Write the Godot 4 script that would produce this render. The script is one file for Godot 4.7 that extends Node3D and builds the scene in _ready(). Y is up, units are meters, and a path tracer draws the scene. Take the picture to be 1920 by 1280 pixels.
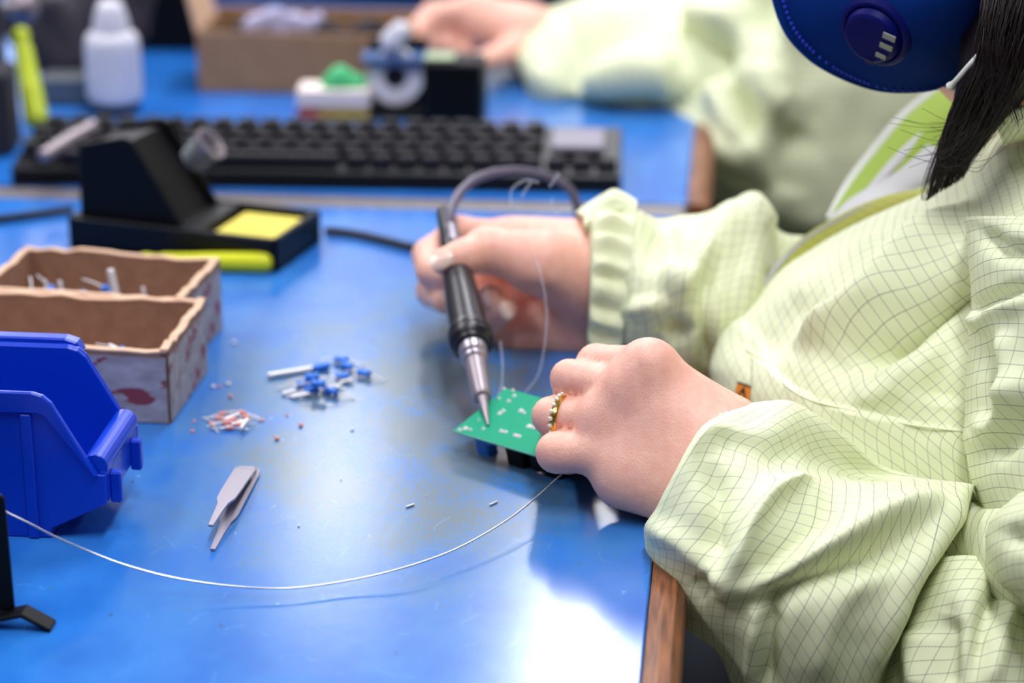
extends Node3D
# A bench in an electronics workshop: a woman in a checked anti-static coat solders a small board.

const F := 4533.3                      # focal length in pixels of the 1920x1280 frame
const TABLE := 0.75
const EYE := Vector3(0, 1.21, 0)
const PITCH := deg_to_rad(20.0)
const BENCH_YAW := -5.48
var M := {}
var taken := {}
var rng := RandomNumberGenerator.new()


# ---------------------------------------------------------------- measuring
func P(px: float, py: float, zc: float) -> Vector3:
	var f := Vector3(0, -sin(PITCH), -cos(PITCH))
	var u := Vector3(0, cos(PITCH), -sin(PITCH))
	return EYE + (f + u * ((640.0 - py) / F) + Vector3.RIGHT * ((px - 960.0) / F)) * zc


func T(px: float, py: float, h := 0.0) -> Vector3:     # the point of the level h above the bench
	return P(px, py, (EYE.y - TABLE - h) / (sin(PITCH) + cos(PITCH) * (py - 640.0) / F))


func pix(p: Vector3) -> Vector3:                        # (px, py, depth)
	var d := p - EYE
	var zc := d.dot(Vector3(0, -sin(PITCH), -cos(PITCH)))
	return Vector3(960.0 + F * d.x / zc, 640.0 - F * d.dot(Vector3(0, cos(PITCH), -sin(PITCH))) / zc, zc)


# ---------------------------------------------------------------- mesh building
class MB:
	var v := PackedVector3Array()
	var n := PackedVector3Array()
	var t := PackedVector2Array()
	var i := PackedInt32Array()

	func tri(a: Vector3, b: Vector3, c: Vector3) -> void:
		var m := (b - a).cross(c - a).normalized()
		var s := v.size()
		v.append_array([a, b, c])
		n.append_array([m, m, m])
		var ax := m.abs()
		for p: Vector3 in [a, b, c]:
			t.append(Vector2(p.x, p.z) if ax.y > ax.x and ax.y > ax.z else (Vector2(p.x, -p.y) if ax.z > ax.x else Vector2(p.z, -p.y)))
		i.append_array([s, s + 2, s + 1])

	func quad(a: Vector3, b: Vector3, c: Vector3, d: Vector3) -> void:
		tri(a, b, c)
		tri(a, c, d)

	func box(size: Vector3, at := Vector3.ZERO, bev := 0.0, xf := Transform3D.IDENTITY) -> void:
		var h := size * 0.5
		bev = minf(bev, minf(h.x, minf(h.y, h.z)) * 0.9)
		var c := func(sx: int, sy: int, sz: int, ax: int) -> Vector3:
			var p := Vector3(sx * (h.x - (0.0 if ax == 0 else bev)), sy * (h.y - (0.0 if ax == 1 else bev)), sz * (h.z - (0.0 if ax == 2 else bev)))
			return xf * (p + at)
		var mid := xf * at
		var put := func(q: Array) -> void:
			var m: Vector3 = (q[1] - q[0]).cross(q[2] - q[0])
			if m.dot((q[0] + q[1] + q[2]) / 3.0 - mid) < 0:
				q.reverse()
			if q.size() == 4:
				quad(q[0], q[1], q[2], q[3])
			else:
				tri(q[0], q[1], q[2])
		for s in [-1, 1]:
			put.call([c.call(s, -1, -1, 0), c.call(s, 1, -1, 0), c.call(s, 1, 1, 0), c.call(s, -1, 1, 0)])
			put.call([c.call(-1, s, -1, 1), c.call(1, s, -1, 1), c.call(1, s, 1, 1), c.call(-1, s, 1, 1)])
			put.call([c.call(-1, -1, s, 2), c.call(1, -1, s, 2), c.call(1, 1, s, 2), c.call(-1, 1, s, 2)])
		if bev <= 0.0:
			return
		for a in [-1, 1]:
			for b in [-1, 1]:
				put.call([c.call(a, b, -1, 0), c.call(a, b, 1, 0), c.call(a, b, 1, 1), c.call(a, b, -1, 1)])
				put.call([c.call(a, -1, b, 0), c.call(a, 1, b, 0), c.call(a, 1, b, 2), c.call(a, -1, b, 2)])
				put.call([c.call(-1, a, b, 1), c.call(1, a, b, 1), c.call(1, a, b, 2), c.call(-1, a, b, 2)])
				for d in [-1, 1]:
					put.call([c.call(a, b, d, 0), c.call(a, b, d, 1), c.call(a, b, d, 2)])

	func prism(poly: PackedVector2Array, z0: float, z1: float, xf := Transform3D.IDENTITY, bev := 0.0) -> void:
		if Geometry2D.is_polygon_clockwise(poly):
			poly = poly.duplicate()
			poly.reverse()
		var ins := poly
		if bev > 0.0:
			ins = PackedVector2Array()
			for k in poly.size():
				var a := (poly[k] - poly[k - 1]).normalized()
				var b := (poly[(k + 1) % poly.size()] - poly[k]).normalized()
				var nn := (Vector2(-a.y, a.x) + Vector2(-b.y, b.x)).normalized()
				ins.append(poly[k] + nn * bev / maxf(0.35, nn.dot(Vector2(-a.y, a.x))))
		var id := Geometry2D.triangulate_polygon(ins)
		for k in range(0, id.size(), 3):
			var q := [ins[id[k]], ins[id[k + 1]], ins[id[k + 2]]]
			if (q[1] - q[0]).cross(q[2] - q[0]) < 0:
				q.reverse()
			tri(xf * Vector3(q[0].x, q[0].y, z1), xf * Vector3(q[1].x, q[1].y, z1), xf * Vector3(q[2].x, q[2].y, z1))
			tri(xf * Vector3(q[2].x, q[2].y, z0), xf * Vector3(q[1].x, q[1].y, z0), xf * Vector3(q[0].x, q[0].y, z0))
		for k in poly.size():
			var a := poly[k]
			var b := poly[(k + 1) % poly.size()]
			quad(xf * Vector3(a.x, a.y, z0 + bev), xf * Vector3(b.x, b.y, z0 + bev), xf * Vector3(b.x, b.y, z1 - bev), xf * Vector3(a.x, a.y, z1 - bev))
			if bev > 0.0:
				var c := ins[k]
				var d := ins[(k + 1) % poly.size()]
				quad(xf * Vector3(a.x, a.y, z1 - bev), xf * Vector3(b.x, b.y, z1 - bev), xf * Vector3(d.x, d.y, z1), xf * Vector3(c.x, c.y, z1))
				quad(xf * Vector3(c.x, c.y, z0), xf * Vector3(d.x, d.y, z0), xf * Vector3(b.x, b.y, z0 + bev), xf * Vector3(a.x, a.y, z0 + bev))

	# a grid of (nu+1) x (nv+1) points, smooth; seam: the last column repeats the first
	func grid(p: PackedVector3Array, nu: int, nv: int, uv := PackedVector2Array(), seam := false, outward := Vector3.INF) -> void:
		var w := nv + 1
		var nn := PackedVector3Array()
		nn.resize(p.size())
		var turn := 0.0
		var mid := Vector3.ZERO
		if outward == Vector3.INF:
			for q in p:
				mid += q
			mid /= p.size()
		for a in nu + 1:
			for b in w:
				var k := a * w + b
				var du := p[mini(a + 1, nu) * w + b] - p[maxi(a - 1, 0) * w + b]
				var lo := b - 1
				var hi := b + 1
				if seam:
					lo = nv - 1 if b == 0 else lo
					hi = 1 if b == nv else hi
				var dv := p[a * w + mini(hi, nv)] - p[a * w + maxi(lo, 0)]
				var m := du.cross(dv)
				turn += m.dot(p[k] - mid) if outward == Vector3.INF else m.dot(outward)
				nn[k] = m.normalized()
		var s := v.size()
		var flip := turn < 0.0
		for k in p.size():
			n.append(-nn[k] if flip else nn[k])
		v.append_array(p)
		if uv.is_empty():
			for a in nu + 1:
				for b in w:
					t.append(Vector2(float(b) / nv, float(a) / nu))
		else:
			t.append_array(uv)
		for a in nu:
			for b in nv:
				var k := s + a * w + b
				if flip:
					i.append_array([k, k + w, k + w + 1, k, k + w + 1, k + 1])
				else:
					i.append_array([k, k + w + 1, k + w, k, k + 1, k + w + 1])

	func lathe(prof: PackedVector2Array, segs := 24, xf := Transform3D.IDENTITY, smooth := false) -> void:
		if smooth:
			var p := PackedVector3Array()
			for q in prof:
				for k in segs + 1:
					var a := TAU * k / segs
					p.append(xf * Vector3(cos(a) * q.x, q.y, sin(a) * q.x))
			grid(p, prof.size() - 1, segs, PackedVector2Array(), true)
			return
		for j in prof.size() - 1:
			var a := prof[j]
			var b := prof[j + 1]
			var m2 := Vector2(b.y - a.y, a.x - b.x).normalized()
			var s := v.size()
			for k in segs + 1:
				var an := TAU * k / segs
				var d := Vector3(cos(an), 0, sin(an))
				var m := xf.basis * (d * m2.x + Vector3.UP * m2.y)
				for q: Vector2 in [a, b]:
					v.append(xf * (d * q.x + Vector3.UP * q.y))
					n.append(m.normalized())
					t.append(Vector2(float(k) / segs, float(j) / prof.size()))
			for k in segs:
				var q := s + k * 2
				i.append_array([q, q + 2, q + 3, q, q + 3, q + 1])

	func tube(pts: PackedVector3Array, rad: PackedFloat32Array, segs := 8, caps := true) -> void:
		var up := Vector3.UP
		var d0 := (pts[1] - pts[0]).normalized()
		if absf(d0.dot(up)) > 0.9:
			up = Vector3.RIGHT
		var p := PackedVector3Array()
		var c := pts.size()
		var rows := 0
		for k in c:
			var d := (pts[mini(k + 1, c - 1)] - pts[maxi(k - 1, 0)]).normalized()
			var x := up.cross(d).normalized()
			up = d.cross(x).normalized()
			var r := rad[mini(k, rad.size() - 1)]
			var reps := [r]
			if caps and k == 0:
				reps = [0.0, r * 0.6, r * 0.92, r]
			elif caps and k == c - 1:
				reps = [r, r * 0.92, r * 0.6, 0.0]
			for e in reps.size():
				var off := 0.0
				if caps and k == 0:
					off = -r * [1.0, 0.8, 0.4, 0.0][e] * 0.6
				elif caps and k == c - 1:
					off = r * [0.0, 0.4, 0.8, 1.0][e] * 0.6
				rows += 1
				for s in segs + 1:
					var a := TAU * s / segs
					p.append(pts[k] + d * off + (x * cos(a) + up * sin(a)) * float(reps[e]))
		grid_tube(p, rows - 1, segs)

	func grid_tube(p: PackedVector3Array, nu: int, nv: int) -> void:
		var w := nv + 1
		var s := v.size()
		for a in nu + 1:
			for b in w:
				var k := a * w + b
				var du := p[mini(a + 1, nu) * w + b] - p[maxi(a - 1, 0) * w + b]
				var dv := p[a * w + (1 if b == nv else b + 1)] - p[a * w + (nv - 1 if b == 0 else b - 1)]
				var m := dv.cross(du)
				if m.length_squared() < 1e-22:
					m = (p[mini(a + 1, nu) * w] - p[a * w]) * -1.0 if a == 0 else p[k] - p[maxi(a - 1, 0) * w]
				n.append(m.normalized())
				t.append(Vector2(float(b) / nv, float(a) / nu))
		v.append_array(p)
		for a in nu:
			for b in nv:
				var k := s + a * w + b
				i.append_array([k, k + w, k + w + 1, k, k + w + 1, k + 1])

	func mesh() -> ArrayMesh:
		var ar := []
		ar.resize(Mesh.ARRAY_MAX)
		ar[Mesh.ARRAY_VERTEX] = v
		ar[Mesh.ARRAY_NORMAL] = n
		ar[Mesh.ARRAY_TEX_UV] = t
		ar[Mesh.ARRAY_INDEX] = i
		var m := ArrayMesh.new()
		m.add_surface_from_arrays(Mesh.PRIMITIVE_TRIANGLES, ar)
		return m


func V2(a: Array) -> PackedVector2Array:
	var r := PackedVector2Array()
	for k in range(0, a.size(), 2):
		r.append(Vector2(a[k], a[k + 1]))
	return r


func cr(a, b, c, d, t: float):
	return 0.5 * (2.0 * b + (c - a) * t + (2.0 * a - 5.0 * b + 4.0 * c - d) * t * t + (3.0 * b - a - 3.0 * c + d) * t * t * t)


func curve(pts: PackedVector3Array, per := 8) -> PackedVector3Array:
	var r := PackedVector3Array()
	var c := pts.size()
	for k in c - 1:
		for s in per:
			r.append(cr(pts[maxi(k - 1, 0)], pts[k], pts[k + 1], pts[mini(k + 2, c - 1)], float(s) / per))
	r.append(pts[c - 1])
	return r


# rings of equal count; smooth through all points; closed: the ring closes on itself
func loft(rings: Array, per_u: int, per_v: int, closed: bool) -> Array:
	var c: int = rings[0].size()
	var spans := c if closed else c - 1
	var fine := []
	for r: PackedVector3Array in rings:
		var f := PackedVector3Array()
		for k in spans:
			var a := r[(k - 1 + c) % c] if closed else r[maxi(k - 1, 0)]
			var d := r[(k + 2) % c] if closed else r[mini(k + 2, c - 1)]
			for s in per_v:
				f.append(cr(a, r[k], r[(k + 1) % c], d, float(s) / per_v))
		f.append(r[0] if closed else r[c - 1])
		fine.append(f)
	var nv := spans * per_v
	var nu := (rings.size() - 1) * per_u
	var p := PackedVector3Array()
	for k in rings.size() - 1:
		var a: PackedVector3Array = fine[maxi(k - 1, 0)]
		var b: PackedVector3Array = fine[k]
		var cc: PackedVector3Array = fine[k + 1]
		var d: PackedVector3Array = fine[mini(k + 2, rings.size() - 1)]
		for s in per_u + (1 if k == rings.size() - 2 else 0):
			var t := float(s) / per_u
			for j in nv + 1:
				p.append(cr(a[j], b[j], cc[j], d[j], t))
	return [p, nu, nv]


# woven threads keep their spacing: uv in metres along both families
func cloth_uv(p: PackedVector3Array, nu: int, nv: int, j0 := 0) -> PackedVector2Array:
	var w := nv + 1
	var uv := PackedVector2Array()
	uv.resize(p.size())
	for a in nu + 1:
		var acc := 0.0
		for j in range(j0, w):
			if j > j0:
				acc += p[a * w + j].distance_to(p[a * w + j - 1])
			uv[a * w + j].x = acc
		acc = 0.0
		for j in range(j0 - 1, -1, -1):
			acc -= p[a * w + j].distance_to(p[a * w + j + 1])
			uv[a * w + j].x = acc
	for j in w:
		var acc := 0.0
		for a in nu + 1:
			if a > 0:
				acc += p[a * w + j].distance_to(p[(a - 1) * w + j])
			uv[a * w + j].y = acc
	return uv


func grid_normals(p: PackedVector3Array, nu: int, nv: int, seam: bool) -> PackedVector3Array:
	var w := nv + 1
	var nn := PackedVector3Array()
	nn.resize(p.size())
	for a in nu + 1:
		for b in w:
			var du := p[mini(a + 1, nu) * w + b] - p[maxi(a - 1, 0) * w + b]
			var lo := b - 1
			var hi := b + 1
			if seam:
				lo = nv - 1 if b == 0 else lo
				hi = 1 if b == nv else hi
			nn[a * w + b] = du.cross(p[a * w + mini(hi, nv)] - p[a * w + maxi(lo, 0)]).normalized()
	return nn


# folds: each [height in metres, width in pixels of the photograph, x, y, x, y, ...]; only the side towards the eye is pushed
func fold(p: PackedVector3Array, nu: int, nv: int, seam: bool, strokes: Array) -> void:
	var nn := grid_normals(p, nu, nv, seam)
	var q := PackedVector2Array()
	var lim := PackedFloat32Array()
	for k in p.size():
		var s := pix(p[k])
		q.append(Vector2(s.x, s.y))
		var to := (EYE - p[k]).normalized()
		var f := nn[k].dot(to)
		if f < 0:
			nn[k] = -nn[k]
		lim.append(1.0)
	var back := facing(p, nu, nv, seam)
	for st: Array in strokes:
		var amp: float = st[0]
		var wid: float = st[1]
		var pl := PackedVector2Array()
		for k in range(2, st.size(), 2):
			pl.append(Vector2(st[k], st[k + 1]))
		if pl.size() > 2:
			var sm := PackedVector2Array()
			for k in pl.size() - 1:
				for s in 3:
					sm.append(cr(pl[maxi(k - 1, 0)], pl[k], pl[k + 1], pl[mini(k + 2, pl.size() - 1)], s / 3.0))
			sm.append(pl[pl.size() - 1])
			pl = sm
		var lo := pl[0]
		var hi := pl[0]
		for c in pl:
			lo = lo.min(c)
			hi = hi.max(c)
		lo -= Vector2.ONE * wid * 2.2
		hi += Vector2.ONE * wid * 2.2
		var total := pl.size() - 1.0
		for k in p.size():
			var c := q[k]
			if back[k] == 0 or c.x < lo.x or c.y < lo.y or c.x > hi.x or c.y > hi.y:
				continue
			var best := 1e9
			var along := 0.0
			for e in pl.size() - 1:
				var ab := pl[e + 1] - pl[e]
				var t := clampf((c - pl[e]).dot(ab) / ab.length_squared(), 0.0, 1.0)
				var d := (pl[e] + ab * t).distance_squared_to(c)
				if d < best:
					best = d
					along = (e + t) / total
			var g := exp(-best / (wid * wid))
			if g > 0.01:
				p[k] += nn[k] * amp * g * minf(1.0, 0.35 + 3.0 * minf(along, 1.0 - along))


func facing(p: PackedVector3Array, nu: int, nv: int, seam: bool) -> PackedByteArray:
	var nn := grid_normals(p, nu, nv, seam)
	var mid := Vector3.ZERO
	for c in p:
		mid += c
	mid /= p.size()
	var turn := 0.0
	for k in p.size():
		turn += nn[k].dot(p[k] - mid)
	var r := PackedByteArray()
	for k in p.size():
		r.append(1 if not seam or nn[k].dot(EYE - p[k]) * signf(turn) > -0.02 else 0)
	return r


# ---------------------------------------------------------------- soft bodies: bones [a, b, ra, rb, blend]
func soft_body(mb: MB, bones: Array, cell: float) -> void:
	var lo := Vector3.INF
	var hi := -Vector3.INF
	for b: Array in bones:
		for e in 2:
			var r: float = b[2 + e]
			lo = lo.min(b[e] - Vector3.ONE * r)
			hi = hi.max(b[e] + Vector3.ONE * r)
	lo -= Vector3.ONE * cell * 3.0
	hi += Vector3.ONE * cell * 3.0
	var nx := int((hi.x - lo.x) / cell) + 2
	var ny := int((hi.y - lo.y) / cell) + 2
	var nz := int((hi.z - lo.z) / cell) + 2
	var f := PackedFloat32Array()
	f.resize(nx * ny * nz)
	f.fill(1.0)
	for b: Array in bones:
		var a: Vector3 = b[0]
		var ab: Vector3 = b[1] - a
		var ra: float = b[2]
		var rb: float = b[3]
		var kk: float = b[4]
		var carve := kk < 0.0
		var k: float = absf(kk)
		var pad := maxf(ra, rb) + k + cell * 2.5
		var bl := (a.min(b[1]) - Vector3.ONE * pad - lo) / cell
		var bh := (a.max(b[1]) + Vector3.ONE * pad - lo) / cell
		var l2 := maxf(ab.length_squared(), 1e-12)
		for z in range(maxi(0, int(bl.z)), mini(nz, int(bh.z) + 1)):
			for y in range(maxi(0, int(bl.y)), mini(ny, int(bh.y) + 1)):
				var row := (z * ny + y) * nx
				for x in range(maxi(0, int(bl.x)), mini(nx, int(bh.x) + 1)):
					var q := lo + Vector3(x, y, z) * cell - a
					var t := clampf(q.dot(ab) / l2, 0.0, 1.0)
					var d := (q - ab * t).length() - ra - (rb - ra) * t
					var o := f[row + x]
					if carve:
						var hc := maxf(k - absf(o + d), 0.0) / k
						f[row + x] = maxf(o, -d) + hc * hc * k * 0.25
					else:
						var h := maxf(k - absf(o - d), 0.0) / k
						f[row + x] = minf(o, d) - h * h * k * 0.25
	var id := {}
	var base := mb.v.size()
	var count := 0
	var sx := 1
	var sy := nx
	var sz := nx * ny
	var corner := [0, sx, sy, sx + sy, sz, sz + sx, sz + sy, sz + sx + sy]
	var edges := [[0, 1], [2, 3], [4, 5], [6, 7], [0, 2], [1, 3], [4, 6], [5, 7], [0, 4], [1, 5], [2, 6], [3, 7]]
	var reach := cell * 1.8
	for z in nz - 1:
		for y in ny - 1:
			var row := (z * ny + y) * nx
			for x in nx - 1:
				var c0 := row + x
				if absf(f[c0]) > reach:
					continue
				var mask := 0
				for c in 8:
					if f[c0 + corner[c]] < 0.0:
						mask |= 1 << c
				if mask == 0 or mask == 255:
					continue
				var sum := Vector3.ZERO
				var cnt := 0
				for e: Array in edges:
					var ia: int = e[0]
					var ib: int = e[1]
					if ((mask >> ia) & 1) == ((mask >> ib) & 1):
						continue
					var va := f[c0 + corner[ia]]
					var vb := f[c0 + corner[ib]]
					var t := va / (va - vb)
					var pa := Vector3(ia & 1, (ia >> 1) & 1, ia >> 2)
					var pb := Vector3(ib & 1, (ib >> 1) & 1, ib >> 2)
					sum += pa + (pb - pa) * t
					cnt += 1
				sum /= cnt
				var g := Vector3(f[c0 + 1] - f[c0] + f[c0 + 7 - 7 + sx + sy] - f[c0 + sy] + f[c0 + sz + sx] - f[c0 + sz] + f[c0 + sx + sy + sz] - f[c0 + sy + sz],
					f[c0 + sy] - f[c0] + f[c0 + sx + sy] - f[c0 + sx] + f[c0 + sz + sy] - f[c0 + sz] + f[c0 + sx + sy + sz] - f[c0 + sx + sz],
					f[c0 + sz] - f[c0] + f[c0 + sx + sz] - f[c0 + sx] + f[c0 + sz + sy] - f[c0 + sy] + f[c0 + sx + sy + sz] - f[c0 + sx + sy])
				id[c0] = base + count
				count += 1
				var wp := lo + (Vector3(x, y, z) + sum) * cell
				mb.v.append(wp)
				mb.n.append(g.normalized())
				mb.t.append(Vector2(wp.x + wp.z * 0.6, wp.y + wp.z * 0.5))
	var axes := [[sx, sy, sz], [sy, sz, sx], [sz, sx, sy]]
	for c0: int in id:
		for ax: Array in axes:
			var c1: int = c0 + ax[0]
			var s0 := f[c0] < 0.0
			if s0 == (f[c1] < 0.0):
				continue
			var qa: int = c0 - ax[1] - ax[2]
			var qb: int = c0 - ax[2]
			var qd: int = c0 - ax[1]
			if not (id.has(qa) and id.has(qb) and id.has(qd)):
				continue
			var i0: int = id[qa]
			var i1: int = id[qb]
			var i2: int = id[c0]
			var i3: int = id[qd]
			if s0:
				mb.i.append_array([i0, i2, i1, i0, i3, i2])
			else:
				mb.i.append_array([i0, i1, i2, i0, i2, i3])


# ---------------------------------------------------------------- naming
func numbered(called: String) -> String:
	var c: int = taken.get(called, 0)
	taken[called] = c + 1
	return called if c == 0 else "%s_%03d" % [called, c]


func tag(o: Node, label: String, category: String, group := "") -> Node:
	o.set_meta("label", label)
	o.set_meta("category", category)
	if group:
		o.set_meta("group", group)
	return o


func thing(called: String, label: String, category: String, at := Vector3.ZERO, turn := 0.0, group := "") -> Node3D:
	var o := Node3D.new()
	o.name = numbered(called)
	add_child(o)
	o.position = at
	o.rotation_degrees.y = turn
	tag(o, label, category, group)
	return o


func part(called: String, m: Variant, mat: Material, parent: Node = self, label := "") -> MeshInstance3D:
	var o := MeshInstance3D.new()
	o.name = numbered(called) if parent == self else called
	o.mesh = m.mesh() if m is MB else m
	o.material_override = mat
	parent.add_child(o, true)
	if label:
		o.set_meta("label", label)
	return o


func struct(called: String, m: Variant, mat: Material) -> MeshInstance3D:
	var o := part(called, m, mat)
	o.set_meta("kind", "structure")
	return o


func copy(o: Node3D, label: String, at: Vector3, basis_: Basis, group := "") -> Node3D:
	var r: Node3D = o.duplicate()
	var plain := String(o.name).rstrip("0123456789").trim_suffix("_")
	r.name = numbered(plain)
	add_child(r)
	r.transform = Transform3D(basis_, at)
	r.set_meta("label", label)
	if group:
		r.set_meta("group", group)
	return r


# a frame at `a` whose y axis points to `b`
func aim(a: Vector3, b: Vector3) -> Transform3D:
	var y := (b - a).normalized()
	var x := y.cross(Vector3.FORWARD if absf(y.z) < 0.9 else Vector3.UP).normalized()
	return Transform3D(Basis(x, y, x.cross(y)), a)


func mat(called: String, c: Color, rough := 0.6, metal := 0.0) -> StandardMaterial3D:
	var m := StandardMaterial3D.new()
	m.resource_name = called
	m.albedo_color = c
	m.roughness = rough
	m.metallic = metal
	M[called] = m
	return m


func c8(r: int, g: int, b: int) -> Color:
	return Color8(r, g, b)


func noise_tex(freq: float, lo: Color, hi: Color, size := 512, oct := 4, seed_ := 1) -> NoiseTexture2D:
	var nz := FastNoiseLite.new()
	nz.seed = seed_
	nz.frequency = freq
	nz.fractal_octaves = oct
	var t := NoiseTexture2D.new()
	t.width = size
	t.height = size
	t.seamless = true
	t.noise = nz
	var g := Gradient.new()
	g.set_color(0, lo)
	g.set_color(1, hi)
	t.color_ramp = g
	return t


func bump_tex(freq: float, size := 512, strength := 4.0, oct := 4, seed_ := 1) -> NoiseTexture2D:
	var t := noise_tex(freq, Color.BLACK, Color.WHITE, size, oct, seed_)
	t.color_ramp = null
	t.as_normal_map = true
	t.bump_strength = strength
	return t


func _ready() -> void:
	rng.seed = 77
	# ---- camera, background, lights
	var cam := Camera3D.new()
	cam.name = "camera"
	var lens := CameraAttributesPhysical.new()
	lens.frustum_focal_length = 85.0
	lens.frustum_focus_distance = 1.095
	lens.exposure_aperture = 5.0
	lens.frustum_near = 0.05
	lens.frustum_far = 60.0
	cam.attributes = lens
	add_child(cam)
	cam.position = EYE
	cam.rotation.x = -PITCH
	cam.current = true
	var env := Environment.new()
	env.background_mode = Environment.BG_COLOR
	env.background_color = Color(0.02, 0.02, 0.025)
	env.tonemap_mode = Environment.TONE_MAPPER_LINEAR
	env.tonemap_exposure = 1.47
	env.sdfgi_enabled = true
	env.ssao_enabled = true
	env.ssil_enabled = true
	var we := WorldEnvironment.new()
	we.name = "environment"
	we.environment = env
	add_child(we)
	materials()
	lamps()
	room()
	benches()
	front_bench_things()
	rear_bench_things()
	soldering()
	worker()
	colleague()


func lamps() -> void:
	var case_ := mat("lamp_case", c8(225, 228, 230), 0.5)
	var glow := mat("lamp_glow", c8(235, 240, 245), 0.6)
	glow.emission_enabled = true
	glow.emission = c8(245, 248, 255)
	glow.emission_energy_multiplier = 4.0
	var places := [[0.165, -4.3], [0.165, -2.45], [0.165, -0.5], [-1.5, -4.5], [-1.5, -2.3], [-1.5, -0.3], [1.8, -3.6], [1.8, -1.4], [-1.7, -5.85], [1.6, -5.85], [-0.43, -5.5]]  # the pair beside the back wall is added to brighten that wall
	var power := [1.7, 2.0, 1.9, 1.9, 2.0, 1.1, 0.5, 0.5, 1.8, 1.5, 0.3]
	var names := ["straight ahead above the aisle", "above the rear workbench", "above the front workbench", "farthest in the left row", "middle of the left row", "nearest in the left row",
		"farther one in the right row", "nearer one in the right row", "added to brighten the back wall on the left", "added to brighten the back wall on the right", "dim one close to the middle of the back wall"]
	for k in places.size():
		var at := Vector3(places[k][0], 2.70, places[k][1])
		var o := thing("ceiling_lamp", "white fluorescent ceiling lamp, " + names[k], "lamp", at, 0.0, "fluorescent lamps on the ceiling")
		var b := MB.new()
		b.box(Vector3(0.30, 0.07, 1.26), Vector3(0, 0.033, 0), 0.012)
		part("housing", b, case_, o)
		b = MB.new()
		b.box(Vector3(0.20, 0.02, 1.20), Vector3(0, -0.011, 0), 0.006)
		part("diffuser", b, glow, o)
		var l := AreaLight3D.new()
		l.name = "lamp_light"
		l.area_size = Vector2(0.20, 1.20)
		l.light_energy = power[k]
		l.light_color = c8(250, 250, 255)
		l.area_range = 14.0
		l.area_attenuation = 2.0
		l.shadow_enabled = true
		o.add_child(l)
		l.position.y = -0.026
		l.rotation_degrees.x = -90


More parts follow.
